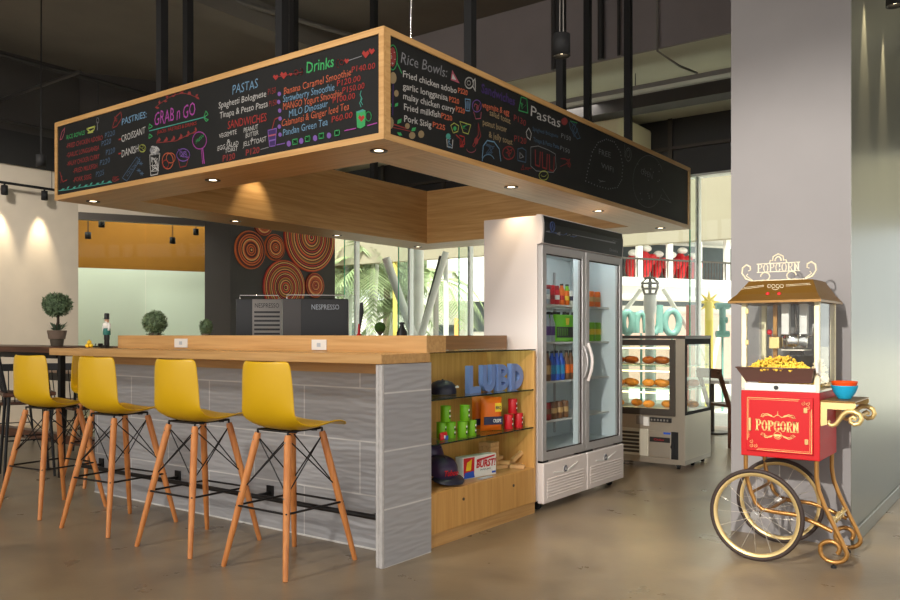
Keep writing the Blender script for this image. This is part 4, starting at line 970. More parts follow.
for i, (px_, c1, c2) in enumerate([(547.2, 'cola', 'brown'), (553, 'brown', 'tan'), (559, 'brown', 'tan'), (564.6, 'brown', 'tan')]):
    drink_can(-2.9, fy(px_, -2.9), z, c1, c2, 'dark red drink can at the left end of the fourth fridge shelf' if i == 0 else 'brown coffee can on the fourth fridge shelf', None if i == 0 else 'brown cans on the fourth fridge shelf', .03, .125)

# ================================================================== PASTRY CASE
px0, px1, py0, py1 = -3.43, -2.595, 7.04, 7.72
pc = thing('pastry_case', 'steel and glass pastry display case on casters behind the fridge', 'display case', ((px0 + px1) / 2, 7.38, 0))
m = MB().box(px0, py0, .045, px1, py1, .085); m.box(px0, py0 + .01, .085, px1 - .004, py1, .485)
obj('base', m, 'steel', pc)
obj('side_panel', MB().box(px1 - .004, py0 + .01, .085, px1, py1, .485), 'steel_side', pc)
m = MB().box(px1 - .085, py0, .085, px1 - .001, py0 + .02, 1.165)
obj('corner_panel', m, 'steel', pc)
m = MB().box(px0, py0 - .005, 1.165, px1 + .004, py1, 1.195)
obj('top', m, 'steel_dark', pc)
DX0, DX1 = px0 + .02, px1 - .088
m = MB().box(DX0, py0 - .012, .475, DX0 + .045, py0 + .01, 1.16).box(DX1 - .05, py0 - .012, .475, DX1, py0 + .01, 1.16).box(DX0 + .045, py0 - .012, 1.105, DX1 - .05, py0 + .01, 1.16).box(DX0 + .045, py0 - .012, .475, DX1 - .05, py0 + .01, .535)
fd = obj('door', m, 'steel_dark', pc)
obj('door_glass', MB().box(DX0 + .045, py0 - .004, .535, DX1 - .05, py0 + .002, 1.105), 'glass_clear', fd)
m = MB().box(px1 - .006, py0 + .04, .487, px1, py1 - .03, .515).box(px1 - .006, py1 - .03, .487, px1, py1, 1.165).box(px1 - .006, py0 + .04, 1.115, px1, py1 - .03, 1.165).box(px1 - .006, py0 + .001, .487, px1 + .001, py0 + .05, 1.165)
sg = obj('side_frame', m, 'black_matt', pc)
obj('side_glass', MB().box(px1 - .005, py0 + .05, .515, px1 - .001, py1 - .03, 1.115), 'glass_clear', sg)
obj('rear_glass', MB().box(px0, py1 - .02, .486, px1 - .01, py1 - .012, 1.165), 'glass_clear', pc)
obj('far_side', MB().box(px0, py0 + .012, .486, px0 + .01, py1 - .02, 1.165), 'steel', pc)
PZ = [.52, .715, .925]
for i, z in enumerate(PZ):
    s_ = obj('shelf', MB().box(px0 + .012, py0 + .03, z - .012, px1 - .02, py1 - .03, z), 'white_plastic' if i == 0 else 'glass_shelf', pc)
    obj('light_strip', MB().box(px0 + .02, py0 + .035, z + .15, px1 - .14, py0 + .05, z + .16), 'lamp_case', pc)
pv = obj('vent_panel', MB().box(px0 + .02, py0 - .006, .1, DX0 + .47, py0 + .01, .345, .003), 'steel_side', pc)
m = MB()
for i in range(6): m.box(px0 + .03, py0 - .008, .125 + .034 * i, DX0 + .39, py0 - .005, .147 + .034 * i)
obj('vent_slot', m, 'steel_dark', pv)
q0 = DX0 + .49
pb = obj('compressor_panel', MB().box(q0, py0 - .006, .1, q0 + .2, py0 + .01, .335, .003), 'steel', pc)
m = MB().box(q0, py0 - .008, .235, q0 + .19, py0 - .005, .28); m.mat(1).box(q0 + .13, py0 - .008, .31, q0 + .195, py0 - .005, .328)
m.mat(2); put_text(m, 'Chiller', (q0 + .04, py0 - .0085, .249), (q0 + .14, py0 - .0085, .249), .018, (0, 0, 1))
obj('nameplate', m, ['c_black', 'c_blue', 'c_red'], pb)
m = MB()
for i in range(5): m.tube([(q0 + .205 + .012 * i, py0 + .0, .1), (q0 + .23 - .008 * i, py0 - .004, .2), (q0 + .205 + .01 * i, py0, .32)], .006, 6)
m.box(q0 + .2, py0 - .002, .09, q0 + .265, py0 + .011, .335)
obj('cable_recess', m, 'black_matt', pc)
m = MB().box(DX0 + .36, py0 - .006, .385, DX0 + .43, py0 + .0105, .465); m.mat(1).box(DX0 + .43, py0 - .008, .375, DX0 + .48, py0 + .0105, .455)
m.mat(2).box(DX0 + .49, py0 - .007, .415, DX0 + .69, py0 + .0105, .455)
m.mat(0)
for i in range(6): m.box(DX0 + .5 + .03 * i, py0 - .009, .425, DX0 + .515 + .03 * i, py0 - .006, .443)
obj('control_panel', m, ['coffee_panel', 'white_plastic', 'c_black'], pc)
for x, y in ((px0 + .06, py0 + .06), (px1 - .08, py0 + .06), (px0 + .06, py1 - .08), (px1 - .05, py1 - .08), (px1 - .05, py0 + .33)):
    obj('caster', MB().cyl((x - .012, y, .0185), (x + .012, y, .0185), .018, n=14).box(x - .016, y - .018, .025, x + .016, y + .018, .047), 'black_matt', pc)
random.seed(11)
def tray(x, y, z, w, d, lab, cat='tray'):
    t_ = thing('serving_tray', lab, cat, (x, y, z))
    obj('plate', MB().box(x - w / 2, y - d / 2, z + .0005, x + w / 2, y + d / 2, z + .008, .003), 'white_plastic', t_); return z + .0085
def bread(x, y, z, c, lab, grp, sx=1, rz=0):
    m = MB(); m.sphere((x, y, z + .035), .062, 14, 9, (sx, .8, .56)); o = single('bread_roll', m, c, lab, 'bread', (x, y, z), grp)
    return o
LBP = [('dark brown bread roll on the top pastry shelf', 'bread rolls on the top pastry shelf', 'bread_dark'), ('golden bun on the middle pastry shelf', 'golden buns on the middle pastry shelf', 'bread'), ('golden crusty loaf on the lowest pastry shelf', 'loaves on the lowest pastry shelf', 'bread')]
for lv, z in enumerate([PZ[2], PZ[1], PZ[0]]):
    for k_, x in enumerate((-3.22, -2.92)):
        zt = tray(x, py0 + .2, z, .24, .26, ['left', 'right'][k_] + ' white tray on the ' + ['top', 'middle', 'lowest'][lv] + ' pastry shelf')
        n_ = 3 if lv < 2 else 2
        for i in range(n_):
            bread(x - .07 + .14 / (n_ - 1) * i, py0 + .14 + .1 * (i % 2), zt, 'c_' + LBP[lv][2], LBP[lv][0], LBP[lv][1], 1 if lv < 2 else .9)
bread(-2.69, py0 + .45, PZ[0], 'c_bread', 'round bun by the side glass of the pastry case, lowest shelf', None)
bread(-2.69, py0 + .48, PZ[1], 'c_bread_dark', 'brown bun by the side glass of the pastry case, middle shelf', None)

# ================================================================== POPCORN CART
BX0, BX1, BY0, BY1 = -1.358, -0.957, 4.535, 4.945
ct = thing('popcorn_cart', 'red and gold vintage popcorn cart with two spoked wheels', 'popcorn cart', ((BX0 + BX1) / 2, 4.74, 0))
ZB0, ZB1 = .545, .90
cb = obj('cabinet', MB().box(BX0, BY0, ZB0, BX1, BY1, ZB1, .004), 'red_paint', ct)
dr = obj('door', MB().box(BX0 + .03, BY0 - .012, ZB0 + .03, BX1 - .03, BY0 - .0005, ZB1 - .03, .003), 'red_paint', cb)
# printed decoration
F = BY0 - .0125
m = MB()
def gl(pts, wd=.0022, y=F, mm=None):
    mm = mm or m
    for a, b in zip(pts, pts[1:]):
        a, b = Vector((a[0], y, a[1])), Vector((b[0], y, b[1])); d = (b - a)
        if d.length < 1e-6: continue
        d.normalize(); n = Vector((-d.z, 0, d.x)) * wd / 2; e = d * wd * .3
        mm.add([a - n - e, b - n + e, b + n + e, a + n - e], [(0, 1, 2, 3)])
def spiral(cx, cz, r0, r1, a0, a1, n=18): return [(cx + (r0 + (r1 - r0) * i / n) * math.cos(R(a0 + (a1 - a0) * i / n)), cz + (r0 + (r1 - r0) * i / n) * math.sin(R(a0 + (a1 - a0) * i / n))) for i in range(n + 1)]
xa, xb, za, zb_ = BX0 + .037, BX1 - .037, ZB0 + .038, ZB1 - .038
gl([(xa + .05, za), (xb, za), (xb, zb_ - .05)]); gl([(xa, za + .05), (xa, zb_), (xb - .06, zb_)]); gl([(xa + .055, za + .008), (xb - .008, za + .008), (xb - .008, zb_ - .06)], .0014); gl([(xa + .008, za + .06), (xa + .008, zb_ - .008), (xb - .065, zb_ - .008)], .0014)
for sx, cx, cz in ((-1, xb - .02, zb_ - .02), (1, xa + .02, za + .02)):
    for q in ((0, 0), (.022, 0), (0, .022)):
        gl(spiral(cx + sx * q[0], cz + sx * q[1], .002, .011, 0, 420), .0024)
mx_ = (BX0 + BX1) / 2 - .005
SL = {  # slab-serif strokes on a 0..1 box
    'P': [((.25, 0), (.25, 1)), ((.25, 1), (.65, 1)), ((.65, 1), (.85, .85)), ((.85, .85), (.85, .65)), ((.85, .65), (.65, .5)), ((.65, .5), (.25, .5)), ((.05, 0), (.5, 0)), ((.05, 1), (.3, 1))],
    'O': [((.5 + .38 * math.cos(R(a)), .5 + .5 * math.sin(R(a))), (.5 + .38 * math.cos(R(a + 30)), .5 + .5 * math.sin(R(a + 30)))) for a in range(0, 360, 30)],
    'C': [((.5 + .38 * math.cos(R(a)), .5 + .5 * math.sin(R(a))), (.5 + .38 * math.cos(R(a + 30)), .5 + .5 * math.sin(R(a + 30)))) for a in range(45, 315, 30)] + [((.8, .6), (.8, .95)), ((.8, .2), (.84, .3))],
    'R': [((.22, 0), (.22, 1)), ((.22, 1), (.6, 1)), ((.6, 1), (.8, .85)), ((.8, .85), (.8, .66)), ((.8, .66), (.6, .52)), ((.6, .52), (.22, .52)), ((.5, .5), (.82, 0)), ((.05, 0), (.42, 0)), ((.7, 0), (1, 0)), ((.05, 1), (.3, 1))],
    'N': [((.2, 0), (.2, 1)), ((.2, 1), (.8, 0)), ((.8, 0), (.8, 1)), ((.03, 0), (.4, 0)), ((.03, 1), (.25, 1)), ((.62, 1), (.98, 1))]}
def serif_word(word, x0, x1, z0, h, wd, y, big_first=1.0, mm=None):
    n = len(word); cw = (x1 - x0) / n
    for i, ch in enumerate(word):
        hh = h * (big_first if i == 0 else 1.0)
        for a, b in SL[ch]:
            th_ = wd * (1.5 if abs(a[0] - b[0]) < .1 else .9)
            gl([(x0 + cw * (i + .04 + .9 * a[0]), z0 + a[1] * hh), (x0 + cw * (i + .04 + .9 * b[0]), z0 + b[1] * hh)], th_, y, mm)
def pz(px_, py_): q = onY(px_, py_, F); return (q.x, q.z)
a, b = pz(755.4, 429), pz(799, 430.5)
serif_word('POPCORN', a[0], b[0], a[1] - .004, .052, .006, F, 1.1)
for s_ in (-1, 1):
    for zz, fl in ((a[1] + .074, 1), (a[1] - .03, -1)):
        gl(spiral(mx_ + s_ * .075, zz, .002, .012, 90, 90 + s_ * fl * 400), .003); gl([(mx_ + s_ * .088, zz - fl * .004), (mx_ + s_ * .05, zz + fl * .005), (mx_ + s_ * .02, zz - fl * .004), (mx_, zz + fl * .01)], .0028)
        gl([(mx_ + s_ * .03, zz + fl * .003), (mx_ + s_ * .055, zz + fl * .012), (mx_ + s_ * .07, zz + fl * .008)], .004)
gl([(mx_, a[1] + .078), (mx_, a[1] + .1)], .002)
gl(spiral(mx_, a[1] - .026, .02, .02, 0, 360), .002); gl([(mx_ - .018, a[1] - .026), (mx_ + .018, a[1] - .026)], .01)
obj('gold_print', m, 'gold_print', dr)
for px_, py_ in ((805.5, 410.5), (806.5, 442)):
    c = onY(px_, py_, F); obj('hinge', MB().box(c.x - .009, F - .004, c.z - .013, c.x + .009, F + .003, c.z + .013, .002).cyl((c.x, F - .004, c.z - .014), (c.x, F - .004, c.z + .014), .004, n=8), 'gold_cast', dr)
c = onY(750, 424, F); obj('handle', MB().box(c.x - .007, F - .012, c.z - .035, c.x + .007, F + .002, c.z + .035, .004), 'gold_cast', dr)
# glass case
ZC0, ZC1 = ZB1, 1.385
obj('counter_plate', MB().box(BX0 + .002, BY0 + .003, ZB1, BX1 - .002, BY1 - .003, ZB1 + .012), 'steel', ct)
o = obj('switch_panel', MB().box(BX0 + .02, BY0 - .002, ZB1 + .002, BX1 - .02, BY0 + .008, ZB1 + .042, .002), 'white_plastic', ct)
obj('knob', MB().cyl((mx_ - .01, BY0 - .014, ZB1 + .02), (mx_ - .01, BY0, ZB1 + .02), .011, n=14), 'c_black', o)
pt = .026
for x in (BX0 + .002, BX1 - .002 - pt):
    for y in (BY0 + .002, BY1 - .002 - pt): obj('corner_post', MB().box(x, y, ZB1 + .012, x + pt, y + pt, ZC1, .002), 'cream_paint', ct)
gz0 = ZB1 + .045
for nm, bxx in (('side_glass', (BX1 - .008, BY0 + .03, gz0, BX1 - .004, BY1 - .03, ZC1)), ('side_glass', (BX0 + .004, BY0 + .03, gz0, BX0 + .008, BY1 - .03, ZC1)), ('rear_glass', (BX0 + .03, BY1 - .008, gz0, BX1 - .03, BY1 - .004, ZC1)), ('front_glass', (BX0 + .03, BY0 + .004, 1.09, BX1 - .03, BY0 + .008, ZC1))):
    obj(nm, MB().box(*bxx), 'glass_cart', ct)
for z in (1.33, 1.16):
    obj('hinge', MB().box(BX0 + .024, BY0 - .002, z - .014, BX0 + .04, BY0 + .004, z + .014, .002), 'gold_cast', ct)
# kettle, heater stack, support
kx, ky = -1.13, 4.74
obj('kettle', MB().lathe([(.0, 1.125), (.062, 1.125), (.07, 1.132), (.072, 1.20), (.066, 1.206), (.06, 1.2)], (kx, ky, 0), 24).tube([(kx + .07, ky - .02, 1.19), (kx + .1, ky - .03, 1.2), (kx + .105, ky - .03, 1.26)], .006, 6), 'chrome', ct)
obj('heater_column', MB().box(kx - .062, ky - .03, 1.2, kx - .022, ky + .01, ZC1, .003).box(kx + .02, ky + .02, 1.2, kx + .06, ky + .06, ZC1, .003), 'white_plastic', ct)
obj('kettle_arm', MB().tube([(kx + .0, ky, 1.2), (kx + .01, ky, 1.24), (kx, ky, ZC1)], .008, 8).box(kx - .03, ky + .02, 1.09, kx + .04, ky + .05, 1.126), 'steel_dark', ct)
obj('support_post', MB().box(-1.255, 4.78, gz0 - .02, -1.232, 4.80, ZC1, .002), 'brass_tube', ct)
bxk = obj('kettle_bracket', MB().box(-1.255, 4.70, 1.125, -1.2, 4.78, 1.19, .003), 'gold_cast', ct)
obj('knob', MB().sphere((-1.244, 4.672, 1.215), .0155, 12, 8).cyl((-1.244, 4.672, 1.215), (-1.244, 4.71, 1.19), .004, n=8), 'c_red', ct)
obj('dump_plate', MB().box(-1.18, 4.66, 1.115, -1.06, 4.83, 1.122), 'steel', ct)
# front hopper tray of popcorn
hz0, hz1 = ZB1 + .048, 1.026
a0, a1 = onY(741.6, 368, BY0 - .07), onY(812, 367.6, BY0 - .07)
m = MB()
xl0, xl1 = BX0 + .01, BX1 - .01; xh0, xh1 = BX0 - .002, BX1 - .012
V = [(xl0 + .02, BY0 - .012, hz0), (xl1 - .03, BY0 - .012, hz0), (xh1, BY0 - .085, hz1), (xh0, BY0 - .085, hz1), (xl0 + .02, BY0 + .03, hz0), (xl1 - .03, BY0 + .03, hz0), (xh1, BY0 + .03, hz1), (xh0, BY0 + .03, hz1)]
m.add(V, [(0, 1, 2, 3), (0, 3, 7, 4), (1, 5, 6, 2), (0, 4, 5, 1)]); m.tube([V[7], V[3], V[2], V[6]], .004, 6)
obj('hopper', m, 'tray_brown', ct)
m = MB(); m.prism([(0, 0), (.05, .02), (.075, .085), (.06, .09), (.035, .035), (0, .02)], (BX1 - .008, BY0 + .002, .985), (0, -1, 0), (0, 0, 1), (.012, 0, 0)); obj('hopper_arm', m, 'white_plastic', ct)
# roof
RX0, RX1, RY0, RY1 = -1.405, -.935, 4.455, 5.0
tx0, tx1, ty0, ty1 = -1.335, -1.005, 4.60, 4.90
m = MB(); e = [(RX0, RY0, 1.383), (RX1, RY0, 1.383), (RX1, RY1, 1.383), (RX0, RY1, 1.383)]
mid = [(RX0 + .03, RY0 + .06, 1.42), (RX1 - .03, RY0 + .06, 1.42), (RX1 - .03, RY1 - .04, 1.42), (RX0 + .03, RY1 - .04, 1.42)]
tp = [(tx0, ty0, 1.495), (tx1, ty0, 1.495), (tx1, ty1, 1.495), (tx0, ty1, 1.495)]
lo = [(x, y, z - .012) for x, y, z in e]
m.add(lo + e + mid + tp, [(3, 2, 1, 0)] + [(i + 4 * l, (i + 1) % 4 + 4 * l, (i + 1) % 4 + 4 * l + 4, i + 4 * l + 4) for l in range(3) for i in range(4)] + [(12, 13, 14, 15)])
rf = obj('roof', m, 'roof_bronze', ct)
m = MB()   # printed lines and bulbs on the front slope
def slope(px_, py_):   # point on plane mid->top front
    n = (Vector(tp[0]) - Vector(mid[0])).cross(Vector(mid[1]) - Vector(mid[0])).normalized()
    a = ray(px_); d = Vector((a[0], a[1], (HY - py_) / FPX)); o = Vector((0, 0, CAMZ))
    t = (Vector(mid[0]) - o).dot(n) / d.dot(n); q = o + d * t
    return q + (n if n.y < 0 else -n) * .001
for a, b in (((741, 289.4), (764, 286.6)), ((744, 287.6), (764, 285.4)), ((786, 286.2), (811, 284.6)), ((786, 284.9), (810, 283.4))): m.tube([slope(*a), slope(*b)], .0012, 5)
for s_ in (-1, 1):
    for q_ in (0, 4.5): m.tube([slope(775.5 + s_ * (2.2 + q_ * .9 + 1.8 * math.cos(R(t))), 286.2 + 1.6 * math.sin(R(t))) for t in range(0, 361, 30)], .0016, 5)
m.tube([slope(772 + 7 * i / 6, 288.6 + 1.2 * math.sin(PI * i / 6)) for i in range(7)], .0016, 5)
obj('roof_print', m, 'sign_cream', rf)
for px_ in (767.8, 779.2):
    q = slope(px_, 294); obj('indicator_lamp', MB().sphere(q, .0105, 12, 8), 'c_red', rf)
# scroll sign
sg = MB(); ys = 4.605; d3 = .01
def sp3(pts, r=.004, mm=None): (mm or sg).tube([(x, ys, z) for x, z in pts], r, 6)
def zz(px_, py_): q = onY(px_, py_, ys); return (q.x, q.z)
aL, aR = zz(757, 272.5), zz(800, 270.6)
serif_word('POPCORN', aL[0], aR[0], aL[1], .044, .0042, ys - .003, 1.0, sg)
gl([aL, (aR[0], aL[1])], .004, ys - .0031, sg); gl([(aL[0], aL[1] + .046), (aR[0], aL[1] + .046)], .004, ys - .0031, sg)
cx_ = (aL[0] + aR[0]) / 2; zt = 1.497
sp3([(tx0 + .03, zt), (tx1 - .03, zt)], .004)
for s_ in (-1, 1):
    ex = cx_ + s_ * .165
    pts = [(cx_ + s_ * .08, zt + .002), (cx_ + s_ * .13, zt - .002), (cx_ + s_ * .172, zt + .014), (cx_ + s_ * .192, zt + .045), (cx_ + s_ * .188, zt + .075), (cx_ + s_ * .168, zt + .09), (cx_ + s_ * .148, zt + .08), (cx_ + s_ * .146, zt + .062), (cx_ + s_ * .158, zt + .056)]
    sp3(pts, [.004, .004, .005, .005, .005, .005, .005, .004, .003])
    sp3([(cx_ + s_ * .08, zt + .002)] + [(cx_ + s_ * (.068 + .024 * math.cos(R(-60 - t))), zt + .022 + .022 * math.sin(R(-60 - t))) for t in range(0, 330, 30)], .0035)
    sp3([(cx_ + s_ * .13, zt - .001), (cx_ + s_ * .15, zt + .015), (cx_ + s_ * .17, zt + .03), (cx_ + s_ * .16, zt + .04)], .003)
    sp3([(cx_ + s_ * .045, aL[1] + .046), (cx_ + s_ * .04, aL[1] + .062), (cx_ + s_ * .028, aL[1] + .06), (cx_ + s_ * .026, aL[1] + .082), (cx_, aL[1] + .096)], .004)
sp3([(cx_ + .016 * math.cos(R(t)), aL[1] + .058 + .022 * math.sin(R(t))) for t in range(0, 181, 20)], .004)
obj('scroll_sign', sg, 'sign_cream', rf)
# wheels
def wheel(y):
    c = (-1.256, y, .245); R0 = .245
    w = obj('wheel', MB().ring(c, (0, 1, 0), R0 - .012, .0118, 56, 10), 'rubber', ct)
    m = MB(); n = 56
    m.lathe([(R0 - .022, -.009), (R0 - .04, -.007), (R0 - .04, .007), (R0 - .022, .009), (R0 - .022, -.009)], c, 56, 'Y', caps=False); obj('rim', m, 'rim_brass', w)
    m = MB()
    for i in range(16):
        a = 2 * PI * i / 16; b = a + (.5 if i % 2 else -.5); s_ = .018 if i % 2 else -.018
        m.cyl((c[0] + .02 * math.cos(b), y + s_, c[2] + .02 * math.sin(b)), (c[0] + (R0 - .038) * math.cos(a), y, c[2] + (R0 - .038) * math.sin(a)), .0013, n=5)
    obj('spoke', m, 'steel', w)
    m = MB().cyl((c[0], y - .026, c[2]), (c[0], y + .026, c[2]), .013, n=14).cyl((c[0], y - .02, c[2]), (c[0], y - .016, c[2]), .023, n=16).cyl((c[0], y + .016, c[2]), (c[0], y + .02, c[2]), .023, n=16)
    obj('hub', m, 'chrome', w)
wheel(4.455); wheel(4.925)
obj('axle', MB().cyl((-1.256, 4.43, .245), (-1.256, 4.95, .245), .008, n=10), 'chrome', ct)
# legs of bent tube
def leg(y, s_):
    r = .0118
    path = [(BX0 + .02, y, ZB0 + .005), (BX0 + .02, y, .47), (BX0 + .028, y, .41), (BX0 + .048, y, .345), (-1.285, y, .288), (-1.25, y, .258), (-1.19, y, .252), (-1.08, y, .25), (-.98, y, .22), (-.90, y, .187)]
    obj('leg', MB().tube(path, r, 10), 'brass_tube', ct)
    path = [(BX1 - .02, y, ZB0 + .005), (BX1 - .02, y, .46), (BX1 - .01, y, .39), (BX1 + .02, y, .31), (BX1 + .06, y, .225), (BX1 + .1, y, .145), (BX1 + .125, y, .085)]
    cx, cz, rr = BX1 + .062, .082, .064
    path += [(cx + rr * math.cos(R(-t)), y, cz + (rr - .012 * (t < 200)) * math.sin(R(-t)) * 1.0) for t in range(15, 200, 15)]
    path += [(cx - .005 + (rr - (t - 180) * .00018) * math.cos(R(-t)), y, cz + .01 + (rr - .012 - (t - 180) * .0001) * math.sin(R(-t))) for t in range(195, 400, 15)]
    obj('leg', MB().tube(path, r, 10), 'brass_tube', ct)
    obj('leveling_foot', MB().cyl((cx + .0, y, .0005), (cx, y, .012), .014, n=12).cyl((cx, y, .012), (cx, y, .026), .005, n=8), 'c_black', ct)
leg(BY0 + .02, 1); leg(BY1 - .02, -1)
obj('cross_bar', MB().cyl((-1.22, BY0 + .02, .254), (-1.22, BY1 - .02, .254), .009, n=10).cyl((BX0 + .055, BY0 + .02, .345), (BX0 + .055, BY1 - .02, .345), .008, n=10), 'brass_tube', ct)
m = MB(); x_ = BX1 + .055
for i, y in enumerate((BY0 + .09, BY0 + .16, BY0 + .23, BY0 + .30)):
    s_ = 1 if i % 2 else -1
    m.tube([(x_ - .005, y + s_ * (.005 + .028 * t / 400) * math.cos(R(t)), .235 + (.005 + .028 * t / 400) * math.sin(R(t))) for t in range(0, 420, 25)], .006, 6)
m.cyl((x_, BY0 + .02, .235), (x_, BY1 - .02, .235), .005, n=8)
obj('scroll_brace', m, 'gold_cast', ct)
# side shelf and push handle
sh = obj('side_shelf', MB().box(BX1 + .001, BY0 + .01, .853, BX1 + .165, BY1 - .01, .862, .002), 'roof_bronze', ct)
for y in (BY0 + .012, BY1 - .022):
    m = MB()
    o_ = (BX1 + .001, y, .852)
    m.prism([(0, 0), (.165, 0), (.165, -.02), (.15, -.034), (.03, -.034), (.03, -.115), (0, -.125)], o_, (1, 0, 0), (0, 0, 1), (0, .01, 0))
    br_ = obj('bracket', m, 'gold_cast', ct)
    def sc2(u, v): return (BX1 + u, y - .004, .852 + v)
    pts = [sc2(.045 + .017 * math.cos(R(t)) * (1 - .0008 * (t)), -.1 + .017 * math.sin(R(t)) * (1 - .0008 * t)) for t in range(330, -1, -30)][::-1]
    path = [sc2(*q) for q in [(.047, -.094), (.04, -.1), (.042, -.112), (.056, -.118), (.075, -.11), (.092, -.085), (.108, -.058), (.13, -.042), (.16, -.04), (.186, -.054), (.195, -.078), (.183, -.1), (.16, -.106), (.142, -.094), (.142, -.075), (.156, -.066), (.168, -.074), (.164, -.085)]]
    obj('scroll', MB().tube(path, [.008, .008, .009, .0105, .011, .012, .0125, .013, .013, .013, .0125, .012, .011, .010, .009, .008, .007, .006], 8), 'gold_cast', br_)
obj('push_handle', MB().cyl((BX1 + .158, BY0 + .012, .776), (BX1 + .158, BY1 - .012, .776), .008, n=12), 'gold_cast', ct)
# popcorn
random.seed(5)
def pop_pile(cx, cy, z, rx, ry, h, n, pale, lab, maxz=None):
    m = MB()
    for i in range(n):
        a = random.uniform(0, 2 * PI); r = random.random() ** .5; x, y = cx + rx * r * math.cos(a), cy + ry * r * math.sin(a)
        zz_ = z + h * max(0, 1 - r * r) * random.uniform(.25, 1.0) + .008
        for _ in range(3):
            m.sphere((x + random.uniform(-.006, .006), y + random.uniform(-.006, .006), zz_ + random.uniform(-.005, .005)), random.uniform(.005, .0085), 6, 4)
    return single('popcorn', m, 'popcorn_pale' if pale else 'popcorn', lab, 'popcorn', (cx, cy, z), None, 'stuff')
pop_pile(-1.16, 4.53, 1.008, .16, .075, .075, 330, False, 'heap of yellow popcorn in the cart front hopper')
pop_pile(-1.16, 4.74, ZB1 + .013, .16, .12, .11, 420, False, 'popcorn piled on the floor of the cart glass case')
pop_pile(-1.03, 4.87, ZB1 + .013, .052, .05, .15, 200, True, 'pale popcorn heaped against the rear right corner glass of the cart')
def bowl(z, c, lab, r, h):
    p_ = onY(844.5, 400, 4.70); x, y = p_.x, 4.70
    m = MB().lathe([(0, .002), (r * .42, .0), (r * .5, .004), (r * .82, h * .5), (r, h - .004), (r * 1.03, h), (r * .98, h), (r * .78, h * .5), (r * .45, .01), (0, .008)], (x, y, z), 28)
    return single('bowl', m, c, lab, 'bowl', (x, y, z))
bowl(.8625, 'blue_plastic', 'bright blue plastic bowl on the cart side shelf', .066, .072)
bowl(.884, 'orange_plastic', 'orange plastic bowl nested inside the blue bowl', .0645, .072)

